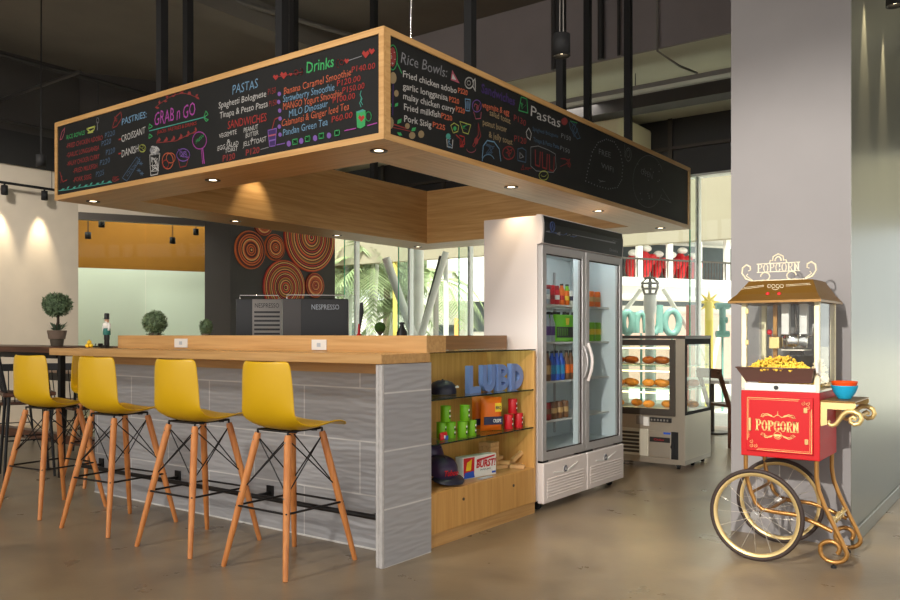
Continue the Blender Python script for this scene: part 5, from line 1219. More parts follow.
# ================================================================== BAR STOOLS
def stool(name, label, grp):
    t_ = thing(name, label, 'bar stool', (0, 0, 0), 0, grp)
    prof = [(-.203, 1.064, .152), (-.203, 1.05, .174), (-.201, 1.0, .184), (-.197, .92, .190), (-.186, .84, .195), (-.164, .775, .200), (-.122, .732, .205), (-.06, .715, .207), (.0, .714, .208), (.07, .722, .206), (.14, .732, .202), (.2, .735, .196), (.235, .731, .186), (.255, .722, .165)]
    n = 14; vs = []; fs = []
    rows = len(prof)
    for j, (y, z, hw) in enumerate(prof):
        back = max(0, min(1, (z - .74) / .12)) if y < 0 else 0
        seat = 1 - back
        for i in range(n + 1):
            u = i / n * 2 - 1
            su = math.copysign(abs(u) ** .85, u)
            dz = seat * (.028 * abs(u) ** 2.6 if y < .16 else .028 * abs(u) ** 2.6 * max(0, (.255 - y) / .095)) 
            dy = back * .045 * abs(u) ** 2.2
            vs.append((hw * su, y + dy, z + dz))
    th = []
    for (x, y, z) in vs: th.append((x, y, z))
    # thickness: offset along approximate normals
    V = [Vector(v) for v in vs]; nr = []
    for j in range(rows):
        for i in range(n + 1):
            a = V[j * (n + 1) + min(i + 1, n)] - V[j * (n + 1) + max(i - 1, 0)]; b = V[min(j + 1, rows - 1) * (n + 1) + i] - V[max(j - 1, 0) * (n + 1) + i]
            q = a.cross(b); nr.append(q.normalized())
    V2 = [v - q * .010 for v, q in zip(V, nr)]; o = len(V)
    for j in range(rows - 1):
        for i in range(n):
            a = j * (n + 1) + i; fs.append((a, a + 1, a + n + 2, a + n + 1)); fs.append((a + o, a + n + 1 + o, a + n + 2 + o, a + 1 + o))
    for i in range(n):
        for a, b in ((i, i + 1), ((rows - 1) * (n + 1) + i + 1, (rows - 1) * (n + 1) + i)): fs.append((a, a + o, b + o, b))
    for j in range(rows - 1):
        for a, b in ((j * (n + 1), (j + 1) * (n + 1)), ((j + 1) * (n + 1) + n, j * (n + 1) + n)): fs.append((b, b + o, a + o, a))
    m = MB().add(V + V2, fs, True)
    s_ = obj('seat_shell', m, 'yellow_plastic', t_, world=False)
    sb = s_.modifiers.new('sub', 'SUBSURF'); sb.levels = 1; sb.render_levels = 2
    tops = {}; feet = {}
    for sx in (-1, 1):
        for sy in (-1, 1):
            T, B = Vector((sx * .114, sy * .12, .69)), Vector((sx * .234, sy * .247, 0))
            tops[sx, sy] = T; feet[sx, sy] = B
            m = MB().tube([B, B + (T - B) * .02, B + (T - B) * .5, B + (T - B) * .97, T], [.0125, .0135, .0185, .0195, .016], 12)
            l_ = obj('leg', m, 'beech', t_, world=False)
            q = T.lerp(B, .42); d = Vector((0, -1 if sy < 0 else 1, 0)); mm = MB()
            for f_ in (.05, .44): p_ = T.lerp(B, f_); mm.cyl(p_ + d * .016, p_ + d * .0205, .005, n=8)
            obj('bolt', mm, 'chrome', l_, world=False)
    m = MB(); K = [(-1, -1), (1, -1), (1, 1), (-1, 1)]
    for a, b in zip(K, K[1:] + K[:1]):
        m.cyl(tops[a] + Vector((0, 0, .018)), tops[b] + Vector((0, 0, .018)), .0055, n=8)
        m.cyl(tops[a] + Vector((0, 0, -.01)), tops[a] + Vector((0, 0, .02)), .006, n=8)
        m.cyl(tops[a] + Vector((0, 0, -.02)), tops[b].lerp(feet[b], .42), .0035, n=6); m.cyl(tops[b] + Vector((0, 0, -.02)), tops[a].lerp(feet[a], .42), .0035, n=6)
    m.cyl((-.114, -.06, .702), (.114, -.06, .702), .006, n=8); m.cyl((-.114, .08, .702), (.114, .08, .702), .006, n=8)
    for x in (-.09, .09):
        for y in (-.06, .08): m.cyl((x, y, .696), (x, y, .716), .011, n=10)
    obj('wire_base', m, 'black_metal', t_, world=False)
    m = MB(); f_ = .545
    ring = [tops[k_].lerp(feet[k_], f_) for k_ in K]
    rp = []
    for i in range(4):
        a, b = ring[i], ring[(i + 1) % 4]; o_ = Vector((a.x, a.y, 0)).normalized() * .014
        rp.append(a + o_)
    for i in range(4): m.cyl(rp[i], rp[(i + 1) % 4], .006, n=8); m.sphere(rp[i], .0062, 8, 6)
    obj('foot_ring', m, 'black_metal', t_, world=False)
    return t_
st = stool('bar_stool', 'yellow shell bar stool on beech legs, nearest the fridge end of the counter', 'yellow stools along the tiled counter')
st.location = (-3.222, 2.965, 0)
for (x, y), lb in zip([(-3.95, 2.935), (-4.735, 2.92), (-5.525, 2.905)], ['yellow shell bar stool on beech legs, second from the tiled corner post', 'yellow shell bar stool on beech legs, third from the tiled corner post', 'yellow shell bar stool on beech legs, leftmost in front of the counter']):
    copy_tree(st, (x, y, 0), R({-3.95: 2, -4.735: 4, -5.525: 6}[x]), lb)
copy_tree(st, (-6.28, 3.72, 0), R(-100), 'yellow shell bar stool past the left end of the counter, half hidden behind another')
# ================================================================== BACK COUNTER AND COFFEE MACHINES
kc = thing('back_counter', 'oak work counter inside the kiosk behind the bar ledge', 'counter', (-4.5, 4.65, 0))
obj('carcass', MB().box(-5.75, 4.28, 0, -3.55, 5.0, .91), 'oak_z', kc); obj('worktop', MB().box(-5.77, 4.26, .91, -3.53, 5.02, .95, .003), 'oak_x', kc)
def coffee(name, pc_, T, W, rz, lab, vents):
    c = onT(pc_, 299.5, T); zt = c.z - .95; dp = .3
    t_ = thing(name, lab, 'coffee machine', (c.x, c.y, .95), rz)
    a, b, y = -W / 2, W / 2, -dp / 2
    kw = dict(world=False)
    obj('housing', MB().box(a, y + .004, .007, b, dp / 2, zt, .006), 'coffee_black', t_, **kw)
    m = MB()
    for x in (a + .04, b - .04):
        for yy in (y + .05, dp / 2 - .05): m.cyl((x, yy, 0.0005), (x, yy, .008), .018, n=10)
    obj('foot', m, 'c_black', t_, **kw)
    if vents:
        v0 = a + W * .36
        p_ = obj('rear_panel', MB().box(v0, y - .004, .01, b, y + .006, zt - .004, .002), 'coffee_panel', t_, **kw)
        m = MB()
        for i in range(9): z = zt - .12 - .036 * i; m.box(v0 + .016, y - .006, z, b - .016, y - .003, z + .016)
        obj('vent_slot', m, 'c_black', p_, **kw)
        m = MB(); put_text(m, 'NESPRESSO', (v0 + .022, y - .005, zt - .075), (b - .022, y - .005, zt - .075), .04, (0, 0, 1)); obj('lettering', m, 'c_black', p_, **kw)
    else:
        obj('grey_panel', MB().box(a, y - .003, .01, a + W * .28, y + .006, zt - .003, .002), 'coffee_grey', t_, **kw)
        q_ = obj('black_panel', MB().box(a + W * .28, y - .003, .01, b - .01, y + .006, zt - .003, .002), 'coffee_black', t_, **kw)
        m = MB(); put_text(m, 'NESPRESSO', (a + W * .44, y - .005, zt - .085), (b - W * .14, y - .005, zt - .085), .042, (0, 0, 1)); obj('lettering', m, 'c_palegrey', q_, **kw)
    m = MB().tube([(a + .03, y + .03, zt), (a + .03, y + .03, zt + .03), (b - .03, y + .03, zt + .03), (b - .03, y + .03, zt)], .004, 6)
    obj('cup_rail', m, 'chrome', t_, **kw)
coffee('coffee_machine', 261.8, 6.95, .38, R(40), 'black coffee machine with slotted grey vent panel behind the bar', True)
coffee('coffee_machine', 316.8, 6.55, .51, R(42), 'wide black and grey coffee machine behind the bar, right of the vented one', False)
zc = .9505
p = onY(359, 324, 4.6)
t = thing('sauce_bottle', 'red squeeze bottle just right of the coffee machines', 'bottle', (p.x, 4.6, zc))
obj('body', MB().lathe([(.03, 0), (.034, .01), (.034, .2), (.02, .25), (.01, .262)], (p.x, 4.6, zc), 18), 'c_red', t); obj('nozzle', MB().lathe([(.012, .26), (.006, p.z - zc)], (p.x, 4.6, zc), 12), 'c_red', t)
p = onY(402, 322, 4.6)
t = thing('syrup_bottle', 'dark bottle with a slim neck beside the green moss ball', 'bottle', (p.x, 4.6, zc))
obj('body', MB().lathe([(.036, 0), (.04, .01), (.04, .27), (.016, .31), (.013, .33)], (p.x, 4.6, zc), 18), 'c_black', t); obj('pourer', MB().lathe([(.02, .325), (.02, .34), (.006, .345), (.005, p.z - zc)], (p.x, 4.6, zc), 12), 'c_black', t)
p = onY(380, 327.5, 4.6)
t = thing('moss_ball', 'small round moss ball on a stand behind the bar ledge', 'ornament', (p.x, 4.6, zc))
obj('stand', MB().lathe([(.04, 0), (.03, .02), (.012, .05), (.01, .25), (.03, .275)], (p.x, 4.6, zc), 16), 'pot_dark', t); obj('ball', MB().sphere((p.x, 4.6, p.z), .042, 20, 14), 'moss', t)
p = onY(354.5, 330, 4.6)
t = thing('whisk_jar', 'steel jug holding a black brush beside the red squeeze bottle', 'jug', (p.x, 4.66, zc))
obj('jug', MB().lathe([(.03, 0), (.036, .01), (.034, .14), (.03, .141), (.03, .02), (0, .02)], (p.x, 4.66, zc), 18), 'chrome', t)
m = MB().tube([(p.x - .01, 4.66, zc + .02), (p.x, 4.66, zc + .3), (p.x + .018, 4.66, zc + .43), (p.x + .018, 4.66, zc + .5)], [.005, .006, .018, .012], 8); obj('brush', m, 'c_black', t)

# ================================================================== PLANTS AND ORNAMENTS ON THE BAR
def leafball(c, r, n, seed, ls=.018, core='leaf_dark', sc=(1, 1, 1)):
    rnd = random.Random(seed); c = Vector(c); m = MB(); m.mat(1).sphere(c, r * .86, 16, 10, sc); m.mat(0)
    for i in range(n):
        z = rnd.uniform(-1, 1); a = rnd.uniform(0, 2 * PI); q = math.sqrt(1 - z * z)
        d = Vector((q * math.cos(a), q * math.sin(a), z)); p_ = c + Vector((d.x * sc[0], d.y * sc[1], d.z * sc[2])) * r * rnd.uniform(.84, 1.0)
        u = Vector((rnd.uniform(-1, 1), rnd.uniform(-1, 1), rnd.uniform(-1, 1))); u = (u + d * .6).normalized(); v = u.cross(d)
        if v.length < .05: continue
        v.normalize(); L = ls * rnd.uniform(.7, 1.2)
        m.add([p_ - v * L * .35, p_ + u * L, p_ + v * L * .35, p_ - u * L * .3], [(0, 1, 2, 3)])
    return m
ht = thing('high_table', 'long high wooden table on black legs at the left', 'table', (-8.0, 3.85, 0))
obj('table_top', MB().box(-9.6, 3.52, 1.05, -6.58, 4.15, 1.1, .003), 'walnut', ht)
for x in (-9.5, -6.7):
    for y in (3.6, 4.08): obj('leg', MB().box(x - .022, y - .022, 0, x + .022, y + .022, 1.05), 'black_metal', ht)
obj('foot_beam', MB().box(-9.45, 3.94, .2, -6.66, 4.04, .28), 'walnut', ht)
obj('top_rail', MB().box(-9.45, 3.58, 1.0, -6.75, 3.62, 1.05).box(-9.45, 4.06, 1.0, -6.75, 4.10, 1.05), 'black_metal', ht)
ty = 3.8; p = onY(57, 346, ty); q = Vector((p.x, ty, 1.101))
def sz(px_): return px_ * (ray(57)[1] and (ty / ray(57)[1])) / FPX
tr = thing('topiary_tree', 'ball topiary tree in a grey pot at the left end of the bar', 'plant', q)
obj('pot', MB().lathe([(.05, 0), (.066, .11), (.062, .112), (.05, .1), (0, .1)], q, 24), 'pot_dark', tr, ); obj('pot_band', MB().lathe([(.068, .062), (.082, .135), (.08, .14), (.072, .136), (.058, .07)], q, 24), 'pot_grey', tr)
obj('trunk', MB().tube([q + Vector(v) for v in ((0, 0, .1), (-.005, 0, .17), (.02, 0, .21), (.0, .01, .25), (.025, 0, .29), (.01, 0, .36))], [.016, .014, .013, .012, .011, .01], 8), 'bark', tr)
cz = onY(57, 304.8, ty)
obj('foliage', leafball((q.x - .0, ty, cz.z), .125, 1100, 4, .02, sc=(1, 1, .86)), ['leaf', 'leaf_dark'], tr)
m = MB(); rnd = random.Random(8)
for i in range(34):
    a = rnd.uniform(0, 2 * PI); L = rnd.uniform(.06, .115); up = rnd.uniform(.02, .09); b = q + Vector((.02 * math.cos(a), .02 * math.sin(a), .13)); tip = b + Vector((L * math.cos(a), L * math.sin(a), up)); s_ = Vector((-math.sin(a), math.cos(a), 0)) * .011
    md = b.lerp(tip, .5) + Vector((0, 0, .015)); m.add([b, md - s_, tip, md + s_], [(0, 1, 2, 3)])
obj('succulent', m, 'leaf_agave', tr)
LED = 1.1975
t_ = thing('topiary_ball', 'round boxwood topiary ball on the bar ledge above the stools', 'plant', (onY(155, 333, 3.63).x, 3.63, LED))
c = onY(155, 321, 3.63)
obj('foliage', leafball((c.x, 3.63, LED + .098), .09, 1000, 5, .016), ['leaf', 'leaf_dark'], t_)
m = MB().lathe([(.045, 0), (.05, .012), (.03, .02), (0, .02)], (c.x, 3.63, LED), 18); obj('dish', m, 'pot_dark', t_)
m = MB(); rnd = random.Random(3)
for i in range(26):
    a = rnd.uniform(0, 2 * PI); r0 = rnd.uniform(.05, .1); b = Vector((c.x + r0 * math.cos(a), 3.63 + .6 * r0 * math.sin(a), LED + .003)); m.add([b, b + Vector((.012, .005, .012)), b + Vector((.024, 0, .004)), b + Vector((.012, -.006, .004))], [(0, 1, 2, 3)])
obj('fallen_leaf', m, 'leaf', t_)
t_ = thing('topiary_ball', 'small dark topiary ball on the bar ledge before the dark pillar', 'plant', (onY(206, 333, 3.63).x, 3.63, LED))
c = onY(206, 326, 3.63)
obj('foliage', leafball((c.x, 3.63, LED + .058), .052, 500, 6, .012, sc=(.9, .9, 1.1)), ['leaf_dark', 'leaf_dark'], t_); obj('dish', MB().lathe([(.03, 0), (.034, .012), (0, .012)], (c.x, 3.63, LED), 16), 'pot_dark', t_)
# toy soldier
SL_Z = 1.1015
n_ = thing('toy_soldier', 'painted wooden toy soldier standing at the left end of the bar ledge', 'figurine', (-5.80, 3.47, SL_Z))
b = Vector((-5.80, 3.47, SL_Z))
m = MB()
def at(mm, *v): return b + Vector(v)
obj('base', MB().box(b.x - .04, b.y - .03, b.z, b.x + .04, b.y + .03, b.z + .012, .003), 'c_black', n_)
m = MB()
for s_ in (-1, 1): m.lathe([(.012, .012), (.011, .06), (.0135, .066), (.0135, .098), (.012, .105)], b + Vector((s_ * .0145, 0, 0)), 12); m.box(b.x + s_ * .0145 - .012, b.y - .026, b.z + .012, b.x + s_ * .0145 + .012, b.y + .008, b.z + .022, .004)
obj('boots', m, 'c_black', n_)
obj('coat', MB().lathe([(.029, .1), (.026, .145), (.022, .15)], b, 16).box(b.x - .036, b.y - .009, b.z + .11, b.x - .024, b.y + .009, b.z + .132, .003).box(b.x + .024, b.y - .009, b.z + .11, b.x + .036, b.y + .009, b.z + .132, .003), 'c_teal', n_)
m = MB().lathe([(.024, .15), (.03, .165), (.028, .186), (.015, .194)], b, 16)
for s_ in (-1, 1): m.tube([b + Vector((s_ * .03, 0, .186)), b + Vector((s_ * .04, -.002, .165)), b + Vector((s_ * .036, -.008, .132))], [.0095, .009, .0075], 8)
obj('jacket', m, 'c_white', n_)
hd_ = obj('head', MB().sphere(b + Vector((0, 0, .208)), .0165, 14, 10, (1, .95, 1.15)).sphere(b + Vector((0, -.017, .206)), .0035, 8, 6), 'c_skin', n_)
m = MB()
for s_ in (-1, 1): m.sphere(b + Vector((s_ * .006, -.0148, .212)), .0022, 6, 5)
m.box(b.x - .007, b.y - .0175, b.z + .195, b.x + .007, b.y - .013, b.z + .199); obj('face', m, 'c_black', hd_)
obj('beard', MB().sphere(b + Vector((0, -.006, .197)), .0135, 10, 7, (1, .8, 1)), 'c_white', hd_)
obj('hat', MB().lathe([(.018, .219), (.02, .225), (.0175, .228), (.0185, .26), (.016, .264), (0, .264)], b, 16).box(b.x - .017, b.y - .026, b.z + .219, b.x + .017, b.y - .01, b.z + .2225, .001), 'c_black', n_)
# little golden snowmen-like baubles and sleigh
for (dx, dz, lb) in ((0, 0, 'yellow glass bauble at the left end of the bar, lower left'), (.03, 0, 'yellow glass bauble at the left end of the bar, lower right'), (.015, .026, 'yellow glass bauble resting on top of two others')):
    bb = Vector((-5.985 + dx * .8, 3.42 + dx * .6, SL_Z + .0165 + dz)); t_ = thing('bauble', lb, 'ornament', bb)
    obj('ball', MB().sphere(bb, .0162, 14, 10), 'c_yellow', t_); obj('bauble_cap', MB().cyl(bb + Vector((0, 0, .015)), bb + Vector((0, 0, .022)), .004, n=8), 'gold_cast', t_)
s0 = Vector((-5.91, 3.46, SL_Z)); t_ = thing('toy_sleigh', 'small black toy sleigh with curled runner beside the toy soldier', 'ornament', s0)
m = MB()
for y in (-.015, .015): m.tube([s0 + Vector(v) for v in ((-.05, y, .03), (-.062, y, .02), (-.05, y, .006), (.0, y, .0045), (.05, y, .006))], .004, 6)
obj('runner', m, 'c_black', t_); obj('body', MB().box(s0.x - .035, s0.y - .018, s0.z + .01, s0.x + .045, s0.y + .018, s0.z + .016, .002).box(s0.x + .03, s0.y - .018, s0.z + .014, s0.x + .046, s0.y + .018, s0.z + .034, .004), 'c_black', t_)

# ================================================================== DINING AREA AT THE LEFT
def spindle_chair(name, lab, loc, rz, sh=.45):
    t_ = thing(name, lab, 'chair', loc, R(rz)); k_ = sh / .45
    obj('seat', MB().box(-.2, -.2, sh - .035, .2, .2, sh, .01), 'walnut', t_, world=False)
    for x in (-1, 1):
        for y in (-1, 1): obj('leg', MB().tube([(x * .19, y * .19, 0), (x * .15, y * .15, sh - .03)], [.011, .014], 8), 'black_metal', t_, world=False)
        obj('back_post', MB().tube([(x * .17, -.17, sh - .02), (x * .185, -.25, sh + .42)], .013, 8), 'black_metal', t_, world=False)
    obj('back_rail', MB().box(-.2, -.262, sh + .35, .2, -.24, sh + .43, .006), 'black_metal', t_, world=False)
    for i in range(5): x = -.12 + .06 * i; obj('spindle', MB().cyl((x, -.175, sh - .02), (x * 1.05, -.245, sh + .36), .006, n=6), 'black_metal', t_, world=False)
    m = MB()
    for x in (-1, 1): m.cyl((x * .172, -.172, .2 * k_), (x * .172, .172, .2 * k_), .007, n=6)
    m.cyl((-.172, 0, .2 * k_), (.172, 0, .2 * k_), .007, n=6); obj('stretcher', m, 'black_metal', t_, world=False)
    return t_
spindle_chair('spindle_chair', 'black spindle-back chair with brown seat at the left edge', (-9.5, 4.56, 0), 64)
spindle_chair('spindle_chair', 'black spindle-back chair seen between the leftmost stool and table post', (-9.2, 5.08, 0), 35)
spindle_chair('spindle_chair', 'black spindle-back chair behind the two left stools', (-8.3, 4.72, 0), 80)
spindle_chair('bar_chair', 'tall black spindle-back bar chair at the high table, cut by the frame edge', (-7.06, 3.49, 0), -20, .72)
dt = thing('dining_table', 'low dining table with pale top along the white wall', 'table', (-9.5, 5.6, 0))
obj('table_top', MB().box(-10.6, 5.35, .72, -8.5, 5.95, .75, .004), 'pot_grey', dt)
for x in (-10.5, -8.6):
    for y in (5.42, 5.88): obj('leg', MB().bar((x, y, 0), (x + (.12 if x > -9 else -.0), y, .72), .05), 'black_metal', dt)
obj('apron', MB().box(-10.5, 5.41, .62, -8.6, 5.44, .72), 'black_metal', dt)

# ================================================================== WALL DISCS
random.seed(2)
for px_, py_, hpx, mt, lb in [(249.5, 250, 38.5, 'straw_orange', 'orange and brown woven wall disc, leftmost on the dark pillar'), (274, 247.5, 26.5, 'straw_orange', 'small orange woven wall disc between two large ones'), (309.5, 237.5, 69, 'straw_mixed', 'largest woven wall disc with red and green rings'),
                              (284, 287.5, 55, 'straw_mixed', 'large woven wall disc with tan rim just above the coffee machines'), (314, 285.5, 25.5, 'straw_red', 'small red woven wall disc at the lower right'), (262.5, 224, 24, 'straw_red', 'red woven wall disc mostly hidden by the canopy edge')]:
    c = onX(px_, py_, -9.57); t_ = (-9.57) / ray(px_)[0]; r = hpx / 2 * t_ / FPX
    pr = [(r, .002), (r * 1.0, .02), (r * .97, .03)]
    nr_ = max(6, int(r / .03))
    for i in range(nr_ * 2): f = 1 - (i + 1) / (nr_ * 2 + 1); pr.append((r * .96 * f + .001, .03 + .012 * (1 - f) + (.006 if i % 2 else 0)))
    pr.append((0, .042))
    single('wall_disc', MB().lathe(pr, c, 48, 'X'), mt, lb, 'wall decoration', c, 'woven discs on the dark pillar')

# ================================================================== LIGHT FITTINGS, PIPES
def spot(name, loc, target, energy, size, col=(1, .83, .58), blend=.6, rad=.03):
    l = bpy.data.lights.new(name, 'SPOT'); l.energy = energy; l.spot_size = R(size); l.spot_blend = blend; l.color = col; l.shadow_soft_size = rad
    o = bpy.data.objects.new(name, l); COL.objects.link(o); o.location = loc
    o.rotation_euler = (Vector(target) - Vector(loc)).to_track_quat('-Z', 'Y').to_euler(); return o
tk = thing('track_rail', 'black ceiling track rail along the white left wall', 'track light', (-10.86, 3.5, 3.16))
obj('rail', MB().box(-10.875, 0.5, 3.15, -10.845, 6.1, 3.18), 'black_matt', tk)
m = MB()
for y in (1.0, 3.3, 5.7): m.cyl((-10.86, y, 3.18), (-10.86, y, 3.45), .004, n=6)
obj('suspension_wire', m, 'black_matt', tk)
for y in (5.6, 5.08, 4.4, 3.8):
    h_ = obj('spot_head', MB().lathe([(0, 3.13), (.04, 3.13), (.042, 3.01), (.036, 3.01), (.034, 3.04)], (-10.86, y, 0), 18, caps=False).cyl((-10.86, y, 3.12), (-10.86, y, 3.155), .012, n=8), 'black_matt', tk)
    obj('lamp_lens', MB().lathe([(0, 3.038), (.034, 3.038)], (-10.86, y, 0), 16), 'lamp_warm', h_)
    spot('track_lamp', (-10.86, y, 3.0), (-11.0, y, 2.2), 42, 44, blend=.9)
def pendant(px_, py_, t, lab, r=.052, h=.13, ztop=4.899, lamp=True, energy=0):
    c = onT(px_, py_, t); t_ = thing('pendant_lamp', lab, 'pendant light', (c.x, c.y, c.z - h / 2))
    sh_ = obj('lamp_shade', MB().lathe([(0, h / 2), (r, h / 2), (r * 1.02, -h / 2), (r * .85, -h / 2), (r * .8, -h / 2 + .03)], c, 20), 'black_matt', t_)
    obj('lamp_lens', MB().lathe([(0, -h / 2 + .028), (r * .8, -h / 2 + .028)], c, 16), 'lamp_warm', sh_)
    obj('cord', MB().cyl(c + Vector((.012, 0, h / 2)), (c.x + .012, c.y, ztop), .004, n=6).cyl(c + Vector((-.012, 0, h / 2)), (c.x - .002, c.y, ztop), .004, n=6), 'pipe_grey' if px_ > 500 else 'black_matt', t_)
    if energy: spot('pendant_spot', (c.x, c.y, c.z - h / 2 - .01), (c.x, c.y, 0), energy, 60)
    return c
pendant(561.5, 45.5, 4.9, 'black can pendant lamp hanging above the right menu board', energy=25)
pendant(41, 161, 9.0, 'black can pendant lamp left of the menu canopy corner')
pendant(895, -4, 4.915, 'black can pendant lamp at the top right beside the grey pillar', .05, .12)
ZR = 3.499
for px_, py_, t, lb in ((88, 235.5, 12.6, 'black can lamp in the yellow room, leftmost and lowest of the left pair'), (101.5, 224, 12.4, 'black can lamp in the yellow room, right of the leftmost'), (172.5, 240.5, 13.2, 'black can lamp on a long cord in the yellow room'), (196, 232, 13.5, 'black can lamp in the yellow room next to the dark pillar')):
    pendant(px_, py_, t, lb, .045, .1, ZR)
for y in (5.46, 6.15): spot('pillar_lamp', (-.825, y, 3.4), (-.905, y, 2.4), 70, 30, rad=.02)
# canopy downlights
for i in DLON:
    x, y = DL[i]; spot('downlight_lamp', (x, y, ZB - .012), (x, y, 0), 8, 95, (1, .78, .5), blend=.8)
spot('downlight_lamp', (-5.36, 4.66, 2.72), (-5.53, 4.66, 2.2), 7, 60)
# rectangular area light, used for the fills
def area(name, loc, sx, sy, e, col, rot=(0, 0, 0)):
    l = bpy.data.lights.new(name, 'AREA'); l.shape = 'RECTANGLE'; l.size = sx; l.size_y = sy; l.energy = e; l.color = col
    o = bpy.data.objects.new(name, l); COL.objects.link(o); o.location = loc; o.rotation_euler = rot; return o
# pipes
def pipe(pts, r, lab, m_='pipe_dark', name='ceiling_pipe'):
    mb = MB()
    mb.tube(pts, r, 8); return single(name, mb, m_, lab, 'pipe', pts[0])
pipe([(-10.26, 1.5, 4.6), (-10.26, 7.8, 4.6)], .032, 'long dark sprinkler pipe under the ceiling at upper left')
pipe([(-10.94, 5.0, 4.2), (-8.9, 5.0, 4.2)], .022, 'dark branch pipe crossing above the left track rail')
pipe([(-10.24, 6.0, 4.57), (-10.24, 6.0, 4.2)], .012, 'short vertical dropper hanging from the sprinkler pipe')
pipe([(-10.8, 1.0, 3.95), (-10.8, 6.0, 3.95)], .02, 'thin dark pipe along the dark band over the left wall', 'pipe_dark')
pipe([onZ(233, 0.5, 4.8), onZ(400, 50, 4.8)], .03, 'grey pipe running under the ceiling above the menu board', 'pipe_grey')
ty_ = 7.84
for px_, r, lb, m_ in ((600, .035, 'dark vertical tube on the grey bulkhead behind the hanging lamp', 'pipe_dark'), (618, .018, 'thin dark tube on the grey bulkhead', 'pipe_dark'), (553, .03, 'dark vertical tube beside the black post on the bulkhead', 'pipe_dark')):  # dark vertical tubes against the bulkhead face
    x = onY(px_, 50, ty_).x; pipe([(x, ty_ + .02, 4.1), (x, ty_ + .02, 4.9)], r, lb, m_)
x = onY(657, 40, 7.85).x; pipe([(x, 7.86, 4.899), (x, 7.86, 4.06), (x + .1, 8.2, 3.98), (x + .18, 8.5, 3.97)], .012, 'thin grey conduit dropping from the bulkhead edge', 'pipe_grey')
ctray = thing('cable_tray', 'pale cable tray running under the low soffit at upper right', 'cable tray', (-4, 8.42, 3.88))
obj('side_rail', MB().box(-9, 8.34, 3.86, -.2, 8.36, 3.91), 'pipe_grey', ctray); obj('side_rail', MB().box(-9, 8.5, 3.86, -.2, 8.52, 3.91), 'pipe_grey', ctray)
m = MB()
m.box(-9, 8.36, 3.865, -.2, 8.5, 3.869)
obj('tray_bed', m, 'pipe_grey', ctray)
m = MB()
for i in range(6):
    for y in (8.35, 8.51): m.cyl((-8.5 + 1.6 * i, y, 3.9), (-8.5 + 1.6 * i, y, 4.1), .005, n=6)
obj('hanger_rod', m, 'pipe_dark', ctray)
single('ceiling_beam', MB().box(-9, 9.2, 3.92, -.2, 9.5, 4.099), 'dark_grey_paint', 'dark steel beam below the low soffit', 'beam', (-4, 9.3, 3.95))
p = onT(603, 128, 10.4)
wbx = thing('wall_box', 'cream box seen above the right menu board', 'air conditioner', (p.x, p.y, p.z))
obj('case', MB().box(p.x - .17, p.y - .0, p.z - .2, p.x + .22, 10.6, p.z + .15, .04), 'cream_paint', wbx); obj('louvre', MB().box(p.x - .14, p.y - .008, p.z - .17, p.x + .19, p.y + .001, p.z - .11, .002), 'white_plastic', wbx)  # cream box with a white strip, set against the upper wall

# ================================================================== BEYOND THE CASE
def cafe_chair(lab, loc, rz):
    t_ = thing('cafe_chair', lab, 'chair', loc, R(rz))
    obj('seat', MB().box(-.2, -.2, .43, .2, .2, .46, .008), 'walnut', t_, world=False)
    for x in (-1, 1):
        for y in (-1, 1): obj('leg', MB().box(x * .18 - .016, y * .18 - .016, 0, x * .18 + .016, y * .18 + .016, .44), 'walnut' if y < 0 else 'oak_z', t_, world=False)
        obj('back_post', MB().bar((x * .18, -.19, .44), (x * .18, -.32, .82), .035), 'walnut', t_, world=False)
    obj('back_rail', MB().bar((-.2, -.31, .79), (.2, -.31, .79), .03, .1), 'walnut', t_, world=False)
    return t_
p = onT(727, 440, 8.9)
cafe_chair('dark brown cafe chair by the window between pastry case and pillar', (p.x + .06, p.y + .02, 0), -35)
p = onT(712, 380, 10.0)
tb = thing('cafe_table', 'white-topped cafe table at the window behind the pastry case', 'table', (p.x, p.y, 0))
obj('table_top', MB().box(p.x - .45, p.y - .3, .62, p.x + .3, p.y + .3, .66, .004), 'white_plastic', tb); obj('pedestal', MB().cyl((p.x, p.y, .01), (p.x, p.y, .62), .03, n=14).cyl((p.x, p.y, 0), (p.x, p.y, .02), .2, n=20), 'steel_dark', tb)

# ================================================================== OUTSIDE
def bld_frame(pa, ta, pb, tb_):
    a, b = onT(pa, HY, ta), onT(pb, HY, tb_); d = Vector((b.x - a.x, b.y - a.y, 0)); return a, math.atan2(d.y, d.x), d.length
mat('facade', C(228, 226, 220), 0.8, var=.03); mat('facade_dark', C(70, 80, 84), .4, var=.2, vscale=2); mat('facade_pink', C(226, 190, 178), .8, var=.05)
mat('sign_teal', C(112, 158, 148), .45); mat('sign_rust', C(190, 110, 96), .6); mat('yellow_pole', C(244, 220, 110), .5); mat('trunk_white', C(236, 236, 230), .8, var=.1, vscale=6); mat('palm_green', C(136, 152, 108), .6, var=.35, vscale=4); mat('tree_green', C(150, 166, 130), .7, var=.4, vscale=3); mat('orange_wall', C(222, 160, 90), .7)
a, rz, L = bld_frame(560, 17.2, 770, 19.8)
bl = thing('balcony_building', 'white building with a dark glazed balcony across the street at right', 'building', (a.x, a.y, 0), rz)
def lb(m): return m
obj('wall', MB().box(0, 1.2, 0, L, 1.5, 1.9).box(0, 1.2, 3.4, L, 1.5, 7), 'facade', bl, world=False)
obj('pink_wall', MB().box(0, 1.1, -.02, L, 1.2, 1.7), 'facade_pink', bl, world=False)
obj('balcony_glazing', MB().box(0, 1.2, 1.9, L, 1.3, 3.4), 'facade_dark', bl, world=False)
obj('balcony_slab', MB().box(0, 0, 2.3, L, 1.2, 2.48).box(0, .1, 2.02, L, 1.2, 2.3), 'facade', bl, world=False)
obj('upper_slab', MB().box(0, 0, 3.45, L, 1.2, 3.8), 'facade', bl, world=False)
